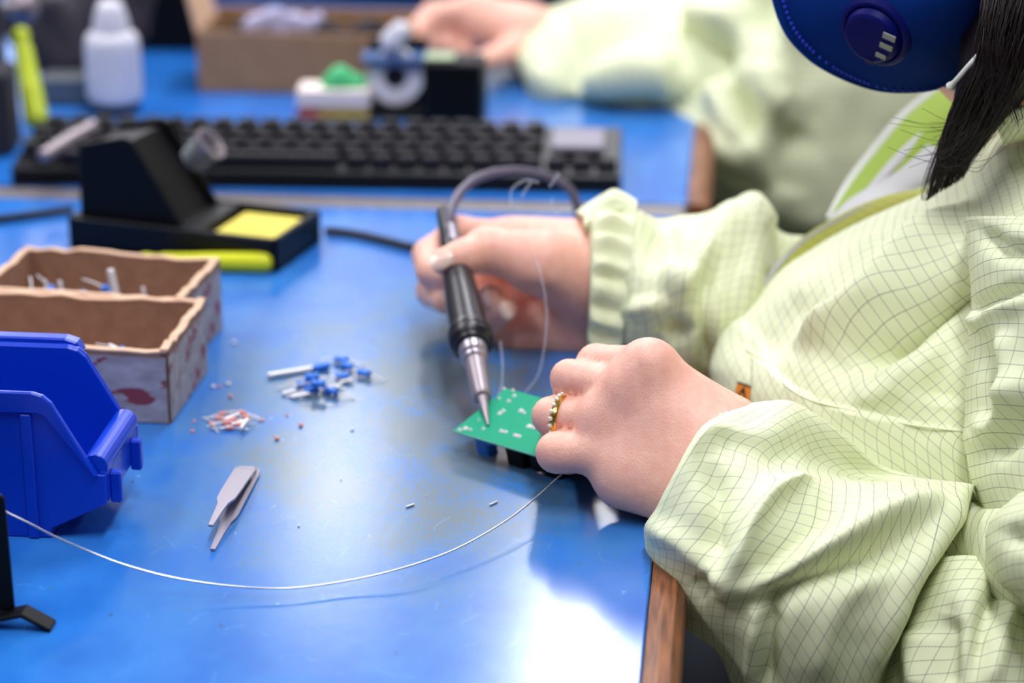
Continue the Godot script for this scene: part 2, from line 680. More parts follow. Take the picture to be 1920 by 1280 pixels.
func materials() -> void:
	# worn blue laminate
	var w := 1024
	var h := 1024
	var nz := FastNoiseLite.new()
	nz.seed = 5
	nz.frequency = 0.012
	nz.fractal_octaves = 5
	var fine := FastNoiseLite.new()
	fine.seed = 9
	fine.frequency = 0.22
	fine.fractal_octaves = 2
	var im := Image.create(w, h, false, Image.FORMAT_RGB8)
	var blue := c8(34, 104, 190)
	var blue2 := c8(44, 118, 204)
	var worn := c8(92, 104, 112)  # grey of the wear, deepened for the shade of hand and iron
	for y in h:
		for x in w:
			var a := nz.get_noise_2d(x, y)
			var c := blue.lerp(blue2, clampf(0.5 + a * 1.2, 0, 1))
			# the worn patch where the work is done, with hand and iron shade painted in
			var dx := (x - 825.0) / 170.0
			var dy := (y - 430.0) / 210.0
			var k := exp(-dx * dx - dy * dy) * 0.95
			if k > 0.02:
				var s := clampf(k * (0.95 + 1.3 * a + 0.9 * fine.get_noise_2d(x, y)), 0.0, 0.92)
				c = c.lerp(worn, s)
			im.set_pixel(x, y, c)
	for k in 900:
		var x := rng.randf() * w
		var y := rng.randf() * h
		var an := rng.randf() * TAU
		var bend := rng.randfn(0, 0.04)
		var len_ := int(6 + 26 * rng.randf() * rng.randf())
		var c := c8(120, 165, 220)
		var al := 0.12 + 0.35 * rng.randf() * rng.randf()
		for s in len_:
			if x >= 0 and y >= 0 and x < w and y < h:
				im.set_pixel(int(x), int(y), im.get_pixel(int(x), int(y)).lerp(c, al))
			x += cos(an)
			y += sin(an)
			an += bend
	for k in 420:
		var x := int(rng.randf() * (w - 4))
		var y := int(rng.randf() * (h - 4))
		var c: Color = [c8(90, 96, 70), c8(150, 180, 215), c8(70, 60, 60), c8(60, 110, 90)][rng.randi() % 4]
		for s in 1 + rng.randi() % 4:
			im.set_pixel(x + rng.randi() % 3, y + rng.randi() % 3, c)
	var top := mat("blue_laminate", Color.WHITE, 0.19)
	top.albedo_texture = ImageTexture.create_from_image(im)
	top.metallic_specular = 0.55
	top.normal_enabled = true
	top.normal_texture = bump_tex(0.05, 1024, 0.9, 3, 21)
	top.normal_scale = 0.025
	var wood := mat("brown_wood", Color.WHITE, 0.5)
	wood.albedo_texture = noise_tex(0.02, c8(70, 38, 22), c8(168, 104, 60), 512, 5, 4)
	wood.uv1_triplanar = true
	wood.uv1_scale = Vector3(30, 30, 2.2)
	mat("steel_grey", c8(110, 115, 120), 0.45, 0.6)
	mat("edge_strip", c8(120, 112, 112), 0.4, 0.2)
	var fl := mat("floor_grey", Color.WHITE, 0.5)
	fl.albedo_texture = noise_tex(0.02, c8(70, 74, 74), c8(96, 100, 98))
	fl.uv1_triplanar = true
	fl.uv1_scale = Vector3.ONE * 0.7
	mat("wall_paint", c8(168, 168, 164), 0.8)
	mat("wall_white", c8(240, 240, 240), 0.8)
	mat("ceiling_paint", c8(206, 206, 206), 0.85)
	var bp := mat("blue_plastic", c8(0, 58, 196), 0.34)
	bp.normal_enabled = true
	bp.normal_texture = bump_tex(0.2, 256, 1.0, 2, 3)
	bp.normal_scale = 0.08
	bp.uv1_triplanar = true
	bp.uv1_scale = Vector3.ONE * 30
	mat("black_plastic", c8(11, 11, 15), 0.42).metallic_specular = 0.35
	mat("black_satin", c8(8, 8, 11), 0.5).metallic_specular = 0.3
	mat("handle_black", c8(24, 21, 30), 0.36)
	mat("cord_grey", c8(92, 84, 104), 0.45)
	mat("key_black", c8(24, 21, 28), 0.35)
	mat("label_grey", c8(128, 122, 138), 0.5)
	mat("steel", c8(168, 160, 172), 0.36, 0.75)
	mat("steel_worn", c8(150, 138, 144), 0.42, 0.55)
	mat("solder", c8(205, 205, 208), 0.3, 0.9)
	mat("tin_lead", c8(222, 220, 224), 0.4, 0.4)
	mat("gold", c8(236, 190, 96), 0.22, 1.0)
	mat("stone", c8(240, 238, 230), 0.1, 0.3)
	mat("sponge_yellow", c8(222, 206, 92), 0.95)
	mat("tool_yellow", c8(214, 218, 26), 0.35)
	mat("tool_lime", c8(190, 206, 30), 0.35)
	mat("board_green", c8(4, 150, 112), 0.28)
	mat("board_edge", c8(120, 205, 175), 0.5)
	mat("pad_tin", c8(232, 228, 232), 0.3, 0.1)
	mat("resistor_blue", c8(40, 120, 225), 0.4)
	mat("resistor_pink", c8(222, 140, 128), 0.5)
	mat("white_plastic", c8(214, 212, 226), 0.5)
	mat("dark_foot", c8(26, 26, 32), 0.6)
	mat("rag_dark", c8(34, 30, 42), 0.8)
	mat("bag_pale", c8(166, 162, 196), 0.5)
	mat("green_lump", c8(70, 190, 120), 0.6)
	mat("carton_white", c8(238, 220, 212), 0.6)
	mat("carton_red", c8(176, 76, 56), 0.6)
	mat("carton_ochre", c8(182, 148, 44), 0.6)
	mat("band_blue", c8(30, 74, 130), 0.4)
	mat("pale_green", c8(160, 176, 140), 0.6)
	mat("navy", c8(22, 26, 48), 0.5)
	var cb := mat("cardboard", Color.WHITE, 0.85)
	cb.albedo_texture = noise_tex(0.03, c8(142, 106, 86), c8(166, 128, 104), 256, 4, 6)
	cb.uv1_triplanar = true
	cb.uv1_scale = Vector3.ONE * 12
	mat("cardboard_cut", c8(214, 176, 148), 0.9)
	var pr := mat("printed_card", Color.WHITE, 0.6)
	pr.albedo_texture = ImageTexture.create_from_image(print_image())
	mat("card_inner_red", c8(200, 84, 60), 0.8)
	var tan_ := mat("cardboard_tan", Color.WHITE, 0.85)
	tan_.albedo_texture = noise_tex(0.02, c8(150, 116, 88), c8(166, 130, 98), 256, 3, 7)
	tan_.uv1_triplanar = true
	tan_.uv1_scale = Vector3.ONE * 8
	# people
	var sk := mat("skin", Color.WHITE, 0.48)
	sk.albedo_texture = noise_tex(0.02, c8(230, 164, 144), c8(243, 192, 172), 512, 4, 8)
	sk.uv1_triplanar = true
	sk.uv1_scale = Vector3.ONE * 14
	sk.normal_enabled = true
	sk.normal_texture = bump_tex(0.12, 512, 4.0, 4, 15)
	sk.normal_scale = 0.34
	sk.subsurf_scatter_enabled = true
	sk.subsurf_scatter_strength = 0.12
	mat("nail", c8(238, 206, 190), 0.22)
	var hr := mat("hair", c8(24, 13, 14), 0.45)
	hr.metallic_specular = 0.45
	mat("mask_blue", c8(3, 40, 108), 0.85).metallic_specular = 0.2
	mat("valve_blue", c8(6, 10, 88), 0.5).metallic_specular = 0.25
	mat("weld_blue", c8(24, 50, 200), 0.5)
	mat("valve_dark", c8(6, 8, 60), 0.5)
	mat("valve_slot", c8(150, 150, 136), 0.6)
	mat("strap_white", c8(225, 228, 218), 0.8)
	var ci := Image.create(512, 512, false, Image.FORMAT_RGB8)
	ci.fill(c8(232, 237, 198))
	for k in 8:
		for s in 512:
			var dash := (s / 5) % 2 == 0
			for e in 4:
				var edge := 0.22 if e == 0 or e == 3 else 0.9
				ci.set_pixel(k * 64 + 30 + e, s, ci.get_pixel(k * 64 + 30 + e, s).lerp(c8(74, 84, 86), edge * (0.62 if dash else 0.42)))
				ci.set_pixel(s, k * 64 + 30 + e, ci.get_pixel(s, k * 64 + 30 + e).lerp(c8(50, 54, 62), edge * (0.95 if dash else 0.35)))
	var cl := mat("checked_cloth", Color.WHITE, 0.72)
	cl.albedo_texture = ImageTexture.create_from_image(ci)
	cl.uv1_scale = Vector3.ONE / 0.049
	cl.backlight_enabled = true
	cl.backlight = Color(0.38, 0.40, 0.08)
	var plain := mat("plain_cloth", c8(232, 237, 198), 0.75)
	plain.backlight_enabled = true
	plain.backlight = Color(0.32, 0.34, 0.16)
	var lime := mat("lining_lit_through", c8(150, 178, 44), 0.7)  # lime colour stands for light coming through the collar cloth
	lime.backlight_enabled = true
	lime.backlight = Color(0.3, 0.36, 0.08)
	var shaded_placket := cl.duplicate() as StandardMaterial3D
	shaded_placket.resource_name = "placket_shaded_cloth"
	shaded_placket.albedo_color = c8(196, 194, 84)  # olive tint paints in the shade under the front edge
	M["placket_shaded_cloth"] = shaded_placket
	mat("facing_grey", c8(206, 206, 206), 0.75)
	mat("trousers", c8(36, 40, 52), 0.85)
	var sm := mat("smoke", Color(0.9, 0.92, 1.0, 0.16), 1.0)
	sm.transparency = BaseMaterial3D.TRANSPARENCY_ALPHA
	mat("sticker_orange", c8(216, 130, 40), 0.5)
	mat("ink_black", c8(20, 18, 18), 0.5)


func print_image() -> Image:          # pale card with red strokes
	var im := Image.create(256, 128, false, Image.FORMAT_RGB8)
	im.fill(c8(150, 146, 146))
	var nz := FastNoiseLite.new()
	nz.seed = 31
	nz.frequency = 0.03
	for y in 128:
		for x in 256:
			var s := sin((x * 0.8 + y * 1.3) * 0.05 + nz.get_noise_2d(x, y) * 2.0)
			if s > 0.62 and nz.get_noise_2d(x * 0.5 + 300, y * 0.5) > 0.0:
				im.set_pixel(x, y, c8(136, 58, 60))
			else:
				im.set_pixel(x, y, c8(176, 170, 170).lerp(c8(150, 140, 140), 0.5 + nz.get_noise_2d(x, y)))
	return im


func room() -> void:
	var b := MB.new()
	b.box(Vector3(8.4, 0.1, 9.4), Vector3(0, -0.05, -2.0))
	struct("floor", b, M.floor_grey)
	b = MB.new()
	b.box(Vector3(8.4, 0.1, 9.4), Vector3(0, 2.82, -2.0))
	struct("ceiling", b, M.ceiling_paint)
	for w in [["wall_left", Vector3(0.1, 2.77, 9.2), Vector3(-4.15, 1.385, -2)], ["wall_right", Vector3(0.1, 2.77, 9.2), Vector3(4.15, 1.385, -2)],
			["wall_back", Vector3(8.2, 2.77, 0.1), Vector3(0, 1.385, -6.55)], ["wall_front", Vector3(8.2, 2.77, 0.1), Vector3(0, 1.385, 2.55)]]:
		b = MB.new()
		b.box(w[1], w[2])
		struct(w[0], b, M.wall_white if w[0] == "wall_back" else M.wall_paint)


# both benches share the frame: origin on the near right corner line, x to the right, -z away
func benches() -> void:
	var yaw := deg_to_rad(BENCH_YAW)
	var edge := T(1222, 1060)
	var seam := T(600, 387)
	var bas := Basis(Vector3.UP, yaw)
	var inv := bas.inverse()
	var zs := (inv * (seam - edge)).z                       # local z of the seam
	var org := Vector3(edge.x, 0, edge.z)
	for k in 2:
		var z0 := zs if k == 0 else zs - 0.031 - 0.60          # far end
		var z1 := 0.36 if k == 0 else zs - 0.031               # near end
		var wide := 0.78
		var o := thing("workbench", ["blue-topped workbench with brown wooden edge, nearest the viewer", "blue-topped workbench behind the first, with the keyboard on it"][k], "workbench", org, BENCH_YAW)
		var b := MB.new()
		# top with uv in one sweep
		var zz := [z0, z1]
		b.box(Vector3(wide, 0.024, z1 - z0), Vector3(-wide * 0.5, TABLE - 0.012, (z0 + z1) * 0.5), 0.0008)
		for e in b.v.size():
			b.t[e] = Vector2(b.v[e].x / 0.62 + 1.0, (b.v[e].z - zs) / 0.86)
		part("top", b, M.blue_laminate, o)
		b = MB.new()
		var prof := V2([0.0, -0.036, 0.011, -0.036, 0.0145, -0.030, 0.0155, -0.014, 0.0145, -0.006, 0.011, -0.0018, 0.006, -0.0006, 0.0, -0.0004])
		b.prism(prof, z0, z1, Transform3D(Basis.IDENTITY, Vector3(0.0006, TABLE, 0)))
		part("edge_trim", b, M.brown_wood, o, "brown wooden edge")
		b = MB.new()
		if k == 0:
			b.box(Vector3(wide, 0.030, 0.026), Vector3(-wide * 0.5, TABLE - 0.0152, z0 - 0.0135), 0.002)
			part("end_strip", b, M.edge_strip, o, "grey strip along the far end")
		b = MB.new()
		b.box(Vector3(wide - 0.10, 0.05, z1 - z0 - 0.08), Vector3(-wide * 0.5, TABLE - 0.05, (z0 + z1) * 0.5), 0.002)
		part("apron", b, M.steel_grey, o)
		for sx in [-wide + 0.06, -0.06]:
			for sz in [z0 + 0.06, z1 - 0.06]:
				b = MB.new()
				b.box(Vector3(0.04, TABLE - 0.07, 0.04), Vector3(sx, (TABLE - 0.07) * 0.5, sz), 0.003)
				part("leg", b, M.steel_grey, o)


# upright frame on the bench: x along the direction a->b on the bench, y up, -z... right-handed
func stand_on(a: Vector3, b: Vector3) -> Basis:
	var x := b - a
	x.y = 0
	x = x.normalized()
	return Basis(x, Vector3.UP, x.cross(Vector3.UP))


func resistor(body: Material, long := 0.0065, r := 0.0012, lead := 0.018) -> Node3D:
	var o := Node3D.new()
	var b := MB.new()
	b.lathe(V2([0.0004, -long * 0.5, r * 0.9, -long * 0.47, r * 1.12, -long * 0.36, r * 1.08, -long * 0.27, r * 0.88, -long * 0.18, r * 0.86, 0, r * 0.88, long * 0.18, r * 1.08, long * 0.27, r * 1.12, long * 0.36, r * 0.9, long * 0.47, 0.0004, long * 0.5]), 14, Transform3D(Basis(Vector3.RIGHT, PI / 2), Vector3(0, r * 1.12, 0)), true)
	part("body", b, body, o)
	for s in [-1, 1]:
		b = MB.new()
		var p := PackedVector3Array([Vector3(0, r * 1.12, s * long * 0.5), Vector3(0, r * 0.9, s * (long * 0.5 + lead * 0.4)), Vector3(0.0006 * s, 0.0005, s * (long * 0.5 + lead))])
		b.tube(curve(p, 3), PackedFloat32Array([0.00038]), 6)
		part("lead", b, M.tin_lead, o)
	return o


func front_bench_things() -> void:
	# ---- blue storage bin
	var o := thing("storage_bin", "open blue plastic storage bin with a rolled front lip, beside the cardboard trays", "storage bin", T(205, 1013), BENCH_YAW)
	var wid := 0.061
	var side := V2([-0.135, 0.0, -0.0268, 0.0, -0.0266, 0.0046, -0.0004, 0.0178, 0.0, 0.0320, -0.0036, 0.0322, -0.0120, 0.0470, -0.0206, 0.0625, -0.0226, 0.0662, -0.0262, 0.0694, -0.0310, 0.0708, -0.135, 0.0712])
	var rim := V2([-0.135, 0.0612, -0.0290, 0.0612, -0.0262, 0.0600, -0.0238, 0.0567, -0.0054, 0.0318, -0.0036, 0.0318, -0.0120, 0.0474, -0.0206, 0.0630, -0.0226, 0.0668, -0.0262, 0.0700, -0.0310, 0.0714, -0.135, 0.0718])
	var b := MB.new()
	b.prism(side, -0.0022, 0.0, Transform3D.IDENTITY, 0.0006)
	b.prism(side, -wid, -wid + 0.0022, Transform3D.IDENTITY, 0.0006)
	b.prism(V2([-0.133, 0.0004, -0.0268, 0.0004, -0.0266, 0.0046, -0.0004, 0.0178, -0.0004, 0.0330, -0.0024, 0.0330, -0.0024, 0.0190, -0.0276, 0.0066, -0.0276, 0.0026, -0.133, 0.0026]), -wid + 0.0010, -0.0010)
	b.box(Vector3(0.0022, 0.071, wid - 0.003), Vector3(-0.134, 0.0355, -wid * 0.5))
	part("shell", b, M.blue_plastic, o)
	b = MB.new()
	b.prism(rim, -0.0006, 0.0018, Transform3D.IDENTITY, 0.0007)
	part("rim", b, M.blue_plastic, o)
	b = MB.new()
	b.prism(rim, -wid - 0.0018, -wid + 0.0006, Transform3D.IDENTITY, 0.0007)
	part("rim", b, M.blue_plastic, o)
	# outer stacking rail along the far rim
	b = MB.new()
	b.prism(V2([-0.135, 0.064, -0.034, 0.064, -0.030, 0.0652, -0.0250, 0.0675, -0.0275, 0.0720, -0.0330, 0.0738, -0.135, 0.0742]), -wid - 0.0085, -wid - 0.0012, Transform3D.IDENTITY, 0.0008)
	part("stacking_rail", b, M.blue_plastic, o)
	b = MB.new()
	var lip := PackedVector2Array()
	for k in 15:
		var a := deg_to_rad(-60.0 + 240.0 * k / 14.0)
		lip.append(Vector2(-0.0052 + cos(a) * 0.0058, 0.0352 + sin(a) * 0.0058))
	lip.append(Vector2(-0.0095, 0.0345))
	b.prism(lip, -wid + 0.0024, -0.0024, Transform3D.IDENTITY, 0.0004)
	part("front_lip", b, M.blue_plastic, o, "rolled front lip with a worn shiny top")
	for z in [-0.0115, -wid + 0.012]:
		b = MB.new()
		b.box(Vector3(0.0052, 0.0150, 0.0050), Vector3(0.0018, 0.0222, z), 0.0008)
		part("label_slot", b, M.blue_plastic, o)
	for x in [-0.0345, -0.085]:
		b = MB.new()
		b.box(Vector3(0.0050, 0.0605, 0.0018), Vector3(x, 0.0305, 0.0009), 0.0006)
		part("rib", b, M.blue_plastic, o)
	b = MB.new()
	b.box(Vector3(0.105, 0.0016, wid - 0.006), Vector3(-0.080, 0.0036, -wid * 0.5), 0.0004)
	part("inner_floor", b, M.blue_plastic, o)

	# ---- two cardboard trays
	tray("cardboard_tray", "nearer cut-down cardboard tray with red print, between blue bin and second tray", T(313, 657, 0.040), T(384, 564, 0.040), 0.155, 0.040, true)
	tray("cardboard_tray", "farther cut-down cardboard tray holding loose parts, before the black iron stand", T(340, 560, 0.041), T(412, 486, 0.041), 0.114, 0.041, false)
	# parts lying in them
	var rb := resistor(M.resistor_blue, 0.008, 0.0023, 0.012)
	var spots := [[97, 553, 40, "left"], [160, 562, 120, "middle"], [200, 552, 75, "right"], [60, 560, 10, "far left"], [245, 655, 100, "in the nearer tray"]]
	for s in spots:
		var p := T(s[0], s[1], 0.029)
		if s[0] == 245:
			p = T(232, 668, 0.022)
		copy_new(rb, "blue_resistor", "blue resistor with pale leads " + ("in the nearer tray" if s[0] == 245 else "in the farther tray, towards the " + s[3]), "resistor", Transform3D(Basis(Vector3.UP, deg_to_rad(s[2])) * Basis(Vector3.RIGHT, 0.5), p), "resistors in the cardboard trays")
	for w in [[225, 560, 207, 508, 0.0022, "tall"], [120, 552, 112, 528, 0.0012, "short"], [92, 556, 84, 526, 0.0010, "thin"], [275, 556, 268, 540, 0.0012, "low"]]:
		b = MB.new()
		var zc := pix(T(w[0], w[1], 0.030)).z
		b.tube(PackedVector3Array([P(w[0] + 4, w[1] + 40, zc), P(w[2], w[3], zc)]), PackedFloat32Array([w[4]]), 8)
		tag(part("metal_pin", b, M.tin_lead), "%s pale metal pin standing up in the farther cardboard tray" % w[5], "pin", "pins in the farther cardboard tray")
	b = MB.new()
	b.tube(PackedVector3Array([T(206, 648, 0.034), T(236, 662, 0.036)]), PackedFloat32Array([0.0013]), 8)
	tag(part("metal_pin", b, M.tin_lead), "pale metal pin lying in the nearer cardboard tray", "pin")

	# ---- small heaps of resistors
	var heap := resistor(M.resistor_blue, 0.0078, 0.0021, 0.010)
	var bl := [[640, 682, 70, "at the back of the heap"], [652, 694, 40, "back right of the heap"], [683, 707, 55, "apart at the right of the heap"], [585, 714, 100, "top middle of the heap"], [597, 727, 80, "centre of the heap"],
		[570, 728, 95, "left of the heap"], [642, 713, 95, "with a pale end right of the heap"], [622, 741, 60, "at the front of the heap"], [585, 739, 110, "front left of the heap"]]
	for s in bl:
		var lift := 0.0045 if s[0] in [585, 597] and s[1] < 730 else 0.0001
		copy_new(heap, "blue_resistor", "blue resistor left of the iron, " + s[3], "resistor", Transform3D(Basis(Vector3.UP, deg_to_rad(s[2])), T(s[0], s[1], lift)), "blue resistors in a heap")
	b = MB.new()
	b.tube(PackedVector3Array([T(504, 704, 0.0017), T(590, 690, 0.0017)]), PackedFloat32Array([0.0016]), 8)
	var lone := thing("blue_resistor", "blue resistor with one thick pale lead pointing left, behind the heap", "resistor", Vector3.ZERO, 0.0, "blue resistors in a heap")
	part("lead", b, M.tin_lead, lone, "thick pale lead")
	b = MB.new()
	b.tube(PackedVector3Array([T(590, 690, 0.0022), T(614, 685, 0.0022)]), PackedFloat32Array([0.0021]), 10)
	part("body", b, M.resistor_blue, lone)
	for w in [[530, 738, 552, 732], [548, 744, 578, 738], [604, 733, 640, 720], [640, 716, 660, 712]]:
		b = MB.new()
		b.tube(PackedVector3Array([T(w[0], w[1], 0.0012), T(w[2], w[3], 0.002)]), PackedFloat32Array([0.0011]), 8)
		tag(part("lead_clipping", b, M.tin_lead), "pale clipped lead %s the blue resistor heap" % {530: "farthest left at", 548: "at the front of", 604: "right of the middle of", 640: "at the far right of"}[w[0]], "clipping", "clippings among the blue resistors")
	var pk := resistor(M.resistor_pink, 0.0042, 0.0012, 0.0075)
	var pp := [[412, 789, 70], [425, 797, 100], [440, 785, 80], [455, 778, 60], [430, 806, 85], [448, 800, 110], [398, 800, 20], [437, 792, 95], [462, 786, 75], [417, 780, 120]]
	for k in pp.size():
		copy_new(pk, "pink_resistor", "tiny pink resistor " + ["at the back left", "at the front, left of the middle,", "at the back, right of the middle,", "second from the right", "at the front left", "at the front right", "second from the left, lying apart,", "in the middle", "farthest right", "farthest back"][k] + " of the pink heap", "resistor", Transform3D(Basis(Vector3.UP, deg_to_rad(pp[k][2])), T(pp[k][0], pp[k][1], 0.0012 if k in [1, 7, 5] else 0.0001)), "tiny pink resistors in a heap")
	for w in [[421, 787, 448, 776, 0.0010], [436, 795, 466, 788, 0.0009], [452, 803, 463, 786, 0.0010]]:
		b = MB.new()
		b.tube(PackedVector3Array([T(w[0], w[1], 0.003), T(w[2], w[3], 0.0035)]), PackedFloat32Array([w[4]]), 8)
		tag(part("lead_clipping", b, M.tin_lead), "pale clipped lead lying across the pink resistors, the %s one" % {421: "rear", 436: "middle", 452: "right-hand"}[w[0]], "clipping", "clippings across the pink resistors")
	# crumbs scattered on the bench
	var crumbs := [[432, 745, 1.9, 1, "between the pink heap and the short row of scraps behind it"], [400, 727, 2.0, 0, "at the left end of the short row behind the pink heap"], [428, 722, 2.2, 0, "at the right end of the short row behind the pink heap"],
		[411, 726, 1.5, 1, "in the middle of the short row behind the pink heap"], [491, 789, 1.6, 1, "just right of the pink heap"], [519, 824, 2.0, 1, "right of the pink heap, nearest the tweezers"], [564, 799, 2.1, 1, "below the blue heap, farthest right of the pink ones"],
		[364, 791, 1.4, 1, "at the upper left of the pink heap"], [361, 810, 1.6, 1, "at the lower left of the pink heap"], [538, 780, 1.2, 1, "halfway between the pink heap and the blue heap"], [660, 807, 1.5, 0, "alone on the bench below right of the blue heap"],
		[439, 645, 2.2, 0, "on the bench right of the cardboard trays"], [560, 987, 0.9, 0, "right of the tips of the tweezers"], [700, 640, 1.2, 0, "behind the blue resistor heap to the right"], [640, 900, 0.8, 0, "between the tweezers and the circuit board"], [800, 930, 0.7, 0, "between the two bright wire clippings"]]
	for c in crumbs:
		b = MB.new()
		var r: float = c[2] * 0.0006
		b.lathe(V2([0.0001, 0, r * 0.8, 0.0001, r * 1.1, r * 0.6, r * 0.7, r * 1.3, 0.0001, r * 1.5]), 7, Transform3D(Basis(Vector3.UP, c[0]), T(c[0], c[1], 0.0001)))
		tag(part("crumb", b, M.resistor_pink if c[3] == 1 else M.tin_lead), "%s crumb %s" % [["tiny pale", "tiny pink"][c[3]], c[4]], "crumb", "%s crumbs on the bench" % ["pale", "pink"][c[3]])
	for w in [[762, 950, 776, 945, "below the board"], [919, 946, 932, 940, "beside the solder wire"]]:
		b = MB.new()
		b.tube(PackedVector3Array([T(w[0], w[1], 0.0006), T(w[2], w[3], 0.0006)]), PackedFloat32Array([0.0005]), 6)
		tag(part("lead_clipping", b, M.tin_lead), "single short bright wire clipping on the bench " + w[4], "clipping")

	tweezers()
	iron_stand()
	yellow_tool("yellow_tool", "yellow plastic tool handle lying in front of the black iron stand", [T(268, 488, 0.006), T(512, 492, 0.006)], M.tool_yellow)
	reel_stand()
	# black cables on the bench
	b = MB.new()
	b.tube(curve(PackedVector3Array([T(612, 432, 0.003), T(660, 437, 0.003), T(720, 450, 0.003), T(790, 466, 0.003), T(860, 470, 0.003), T(960, 450, 0.003)]), 6), PackedFloat32Array([0.0026]), 10)
	tag(part("black_cable", b, M.black_plastic), "black cable running from the iron stand behind the right hand", "cable")
	b = MB.new()
	b.tube(curve(PackedVector3Array([T(-60, 418, 0.003), T(0, 410, 0.003), T(70, 401, 0.003), T(134, 392, 0.003)]), 6), PackedFloat32Array([0.0026]), 10)
	tag(part("black_cable", b, M.black_plastic), "black cable running off to the left of the iron stand", "cable")


func copy_new(src: Node3D, called: String, label: String, cat: String, xf: Transform3D, group: String) -> void:
	var r: Node3D = src.duplicate()
	r.name = numbered(called)
	add_child(r)
	r.transform = xf
	tag(r, label, cat, group)


func tray(called: String, label: String, a: Vector3, c: Vector3, wide: float, high: float, printed: bool) -> void:
	# a, c: near and far end of the right wall's top edge
	var deep := Vector2(a.x - c.x, a.z - c.z).length()
	var o := thing(called, label, "cardboard tray", Vector3(a.x, TABLE, a.z), 0.0, "cardboard trays on the front bench")
	var d := (c - a)
	o.rotation.y = atan2(-d.x, -d.z)
	var th := 0.0036
	var b := MB.new()
	b.box(Vector3(wide, 0.003, deep), Vector3(-wide * 0.5, 0.0016, -deep * 0.5))
	part("base", b, M.cardboard, o)
	var walls := [[Vector3(-wide, 0, 0), Vector3(0, 0, 0), "front_wall"], [Vector3(-wide, 0, -deep), Vector3(0, 0, -deep), "back_wall"], [Vector3(0, 0, 0), Vector3(0, 0, -deep), "side_wall"], [Vector3(-wide, 0, 0), Vector3(-wide, 0, -deep), "side_wall"]]
	for w in walls:
		var p0: Vector3 = w[0]
		var p1: Vector3 = w[1]
		var dir := (p1 - p0).normalized()
		var len_ := p0.distance_to(p1)
		var inw := dir.cross(Vector3.UP)
		if inw.dot(Vector3(-wide * 0.5, 0, -deep * 0.5) - p0) < 0:
			inw = -inw
		# wavy torn upper edge
		var sil := PackedVector2Array([Vector2(0, 0.0005), Vector2(len_, 0.0005)])
		var cnt := 14
		for k in cnt + 1:
			var f := 1.0 - float(k) / cnt
			var y := high + rng.randfn(0, 0.0006) - (0.0016 if w[2] == "front_wall" else 0.0)
			sil.append(Vector2(len_ * f, y))
		b = MB.new()
		var xf := Transform3D(Basis(dir, Vector3.UP, dir.cross(Vector3.UP)), p0)
		var sgn := 1.0 if dir.cross(Vector3.UP).dot(inw) > 0 else -1.0
		var z0 := minf(0.0, th * sgn) 
		b.prism(sil, z0, z0 + th, xf)
		var wall := part(w[2], b, M.cardboard, o)
		# pale cut edge on top
		b = MB.new()
		for k in cnt:
			var q0 := sil[2 + k]
			var q1 := sil[3 + k]
			b.prism(V2([q1.x, q1.y - 0.0004, q0.x, q0.y - 0.0004, q0.x, q0.y + 0.0006, q1.x, q1.y + 0.0006]), z0 - 0.0003, z0 + th + 0.0003, xf)
		part("cut_edge", b, M.cardboard_cut, wall)
		# printed outside
		if (w[2] == "front_wall" and printed) or (w[2] == "side_wall" and p0.x == 0.0):
			b = MB.new()
			var zo := -0.0003 if sgn > 0 else 0.0003
			var n0 := xf * Vector3(0.001, 0.0008, zo)
			var n1 := xf * Vector3(len_ - 0.001, 0.0008, zo)
			var n2 := xf * Vector3(len_ - 0.001, high - 0.004, zo)
			var n3 := xf * Vector3(0.001, high - 0.004, zo)
			if sgn > 0:
				b.quad(n1, n0, n3, n2)
			else:
				b.quad(n0, n1, n2, n3)
			b.t = PackedVector2Array([Vector2(0, 1), Vector2(1.0, 1), Vector2(1.0, 0), Vector2(0, 1), Vector2(1.0, 0), Vector2(0, 0)])
			part("printed_face", b, M.printed_card, wall, "pale outer face with red print")


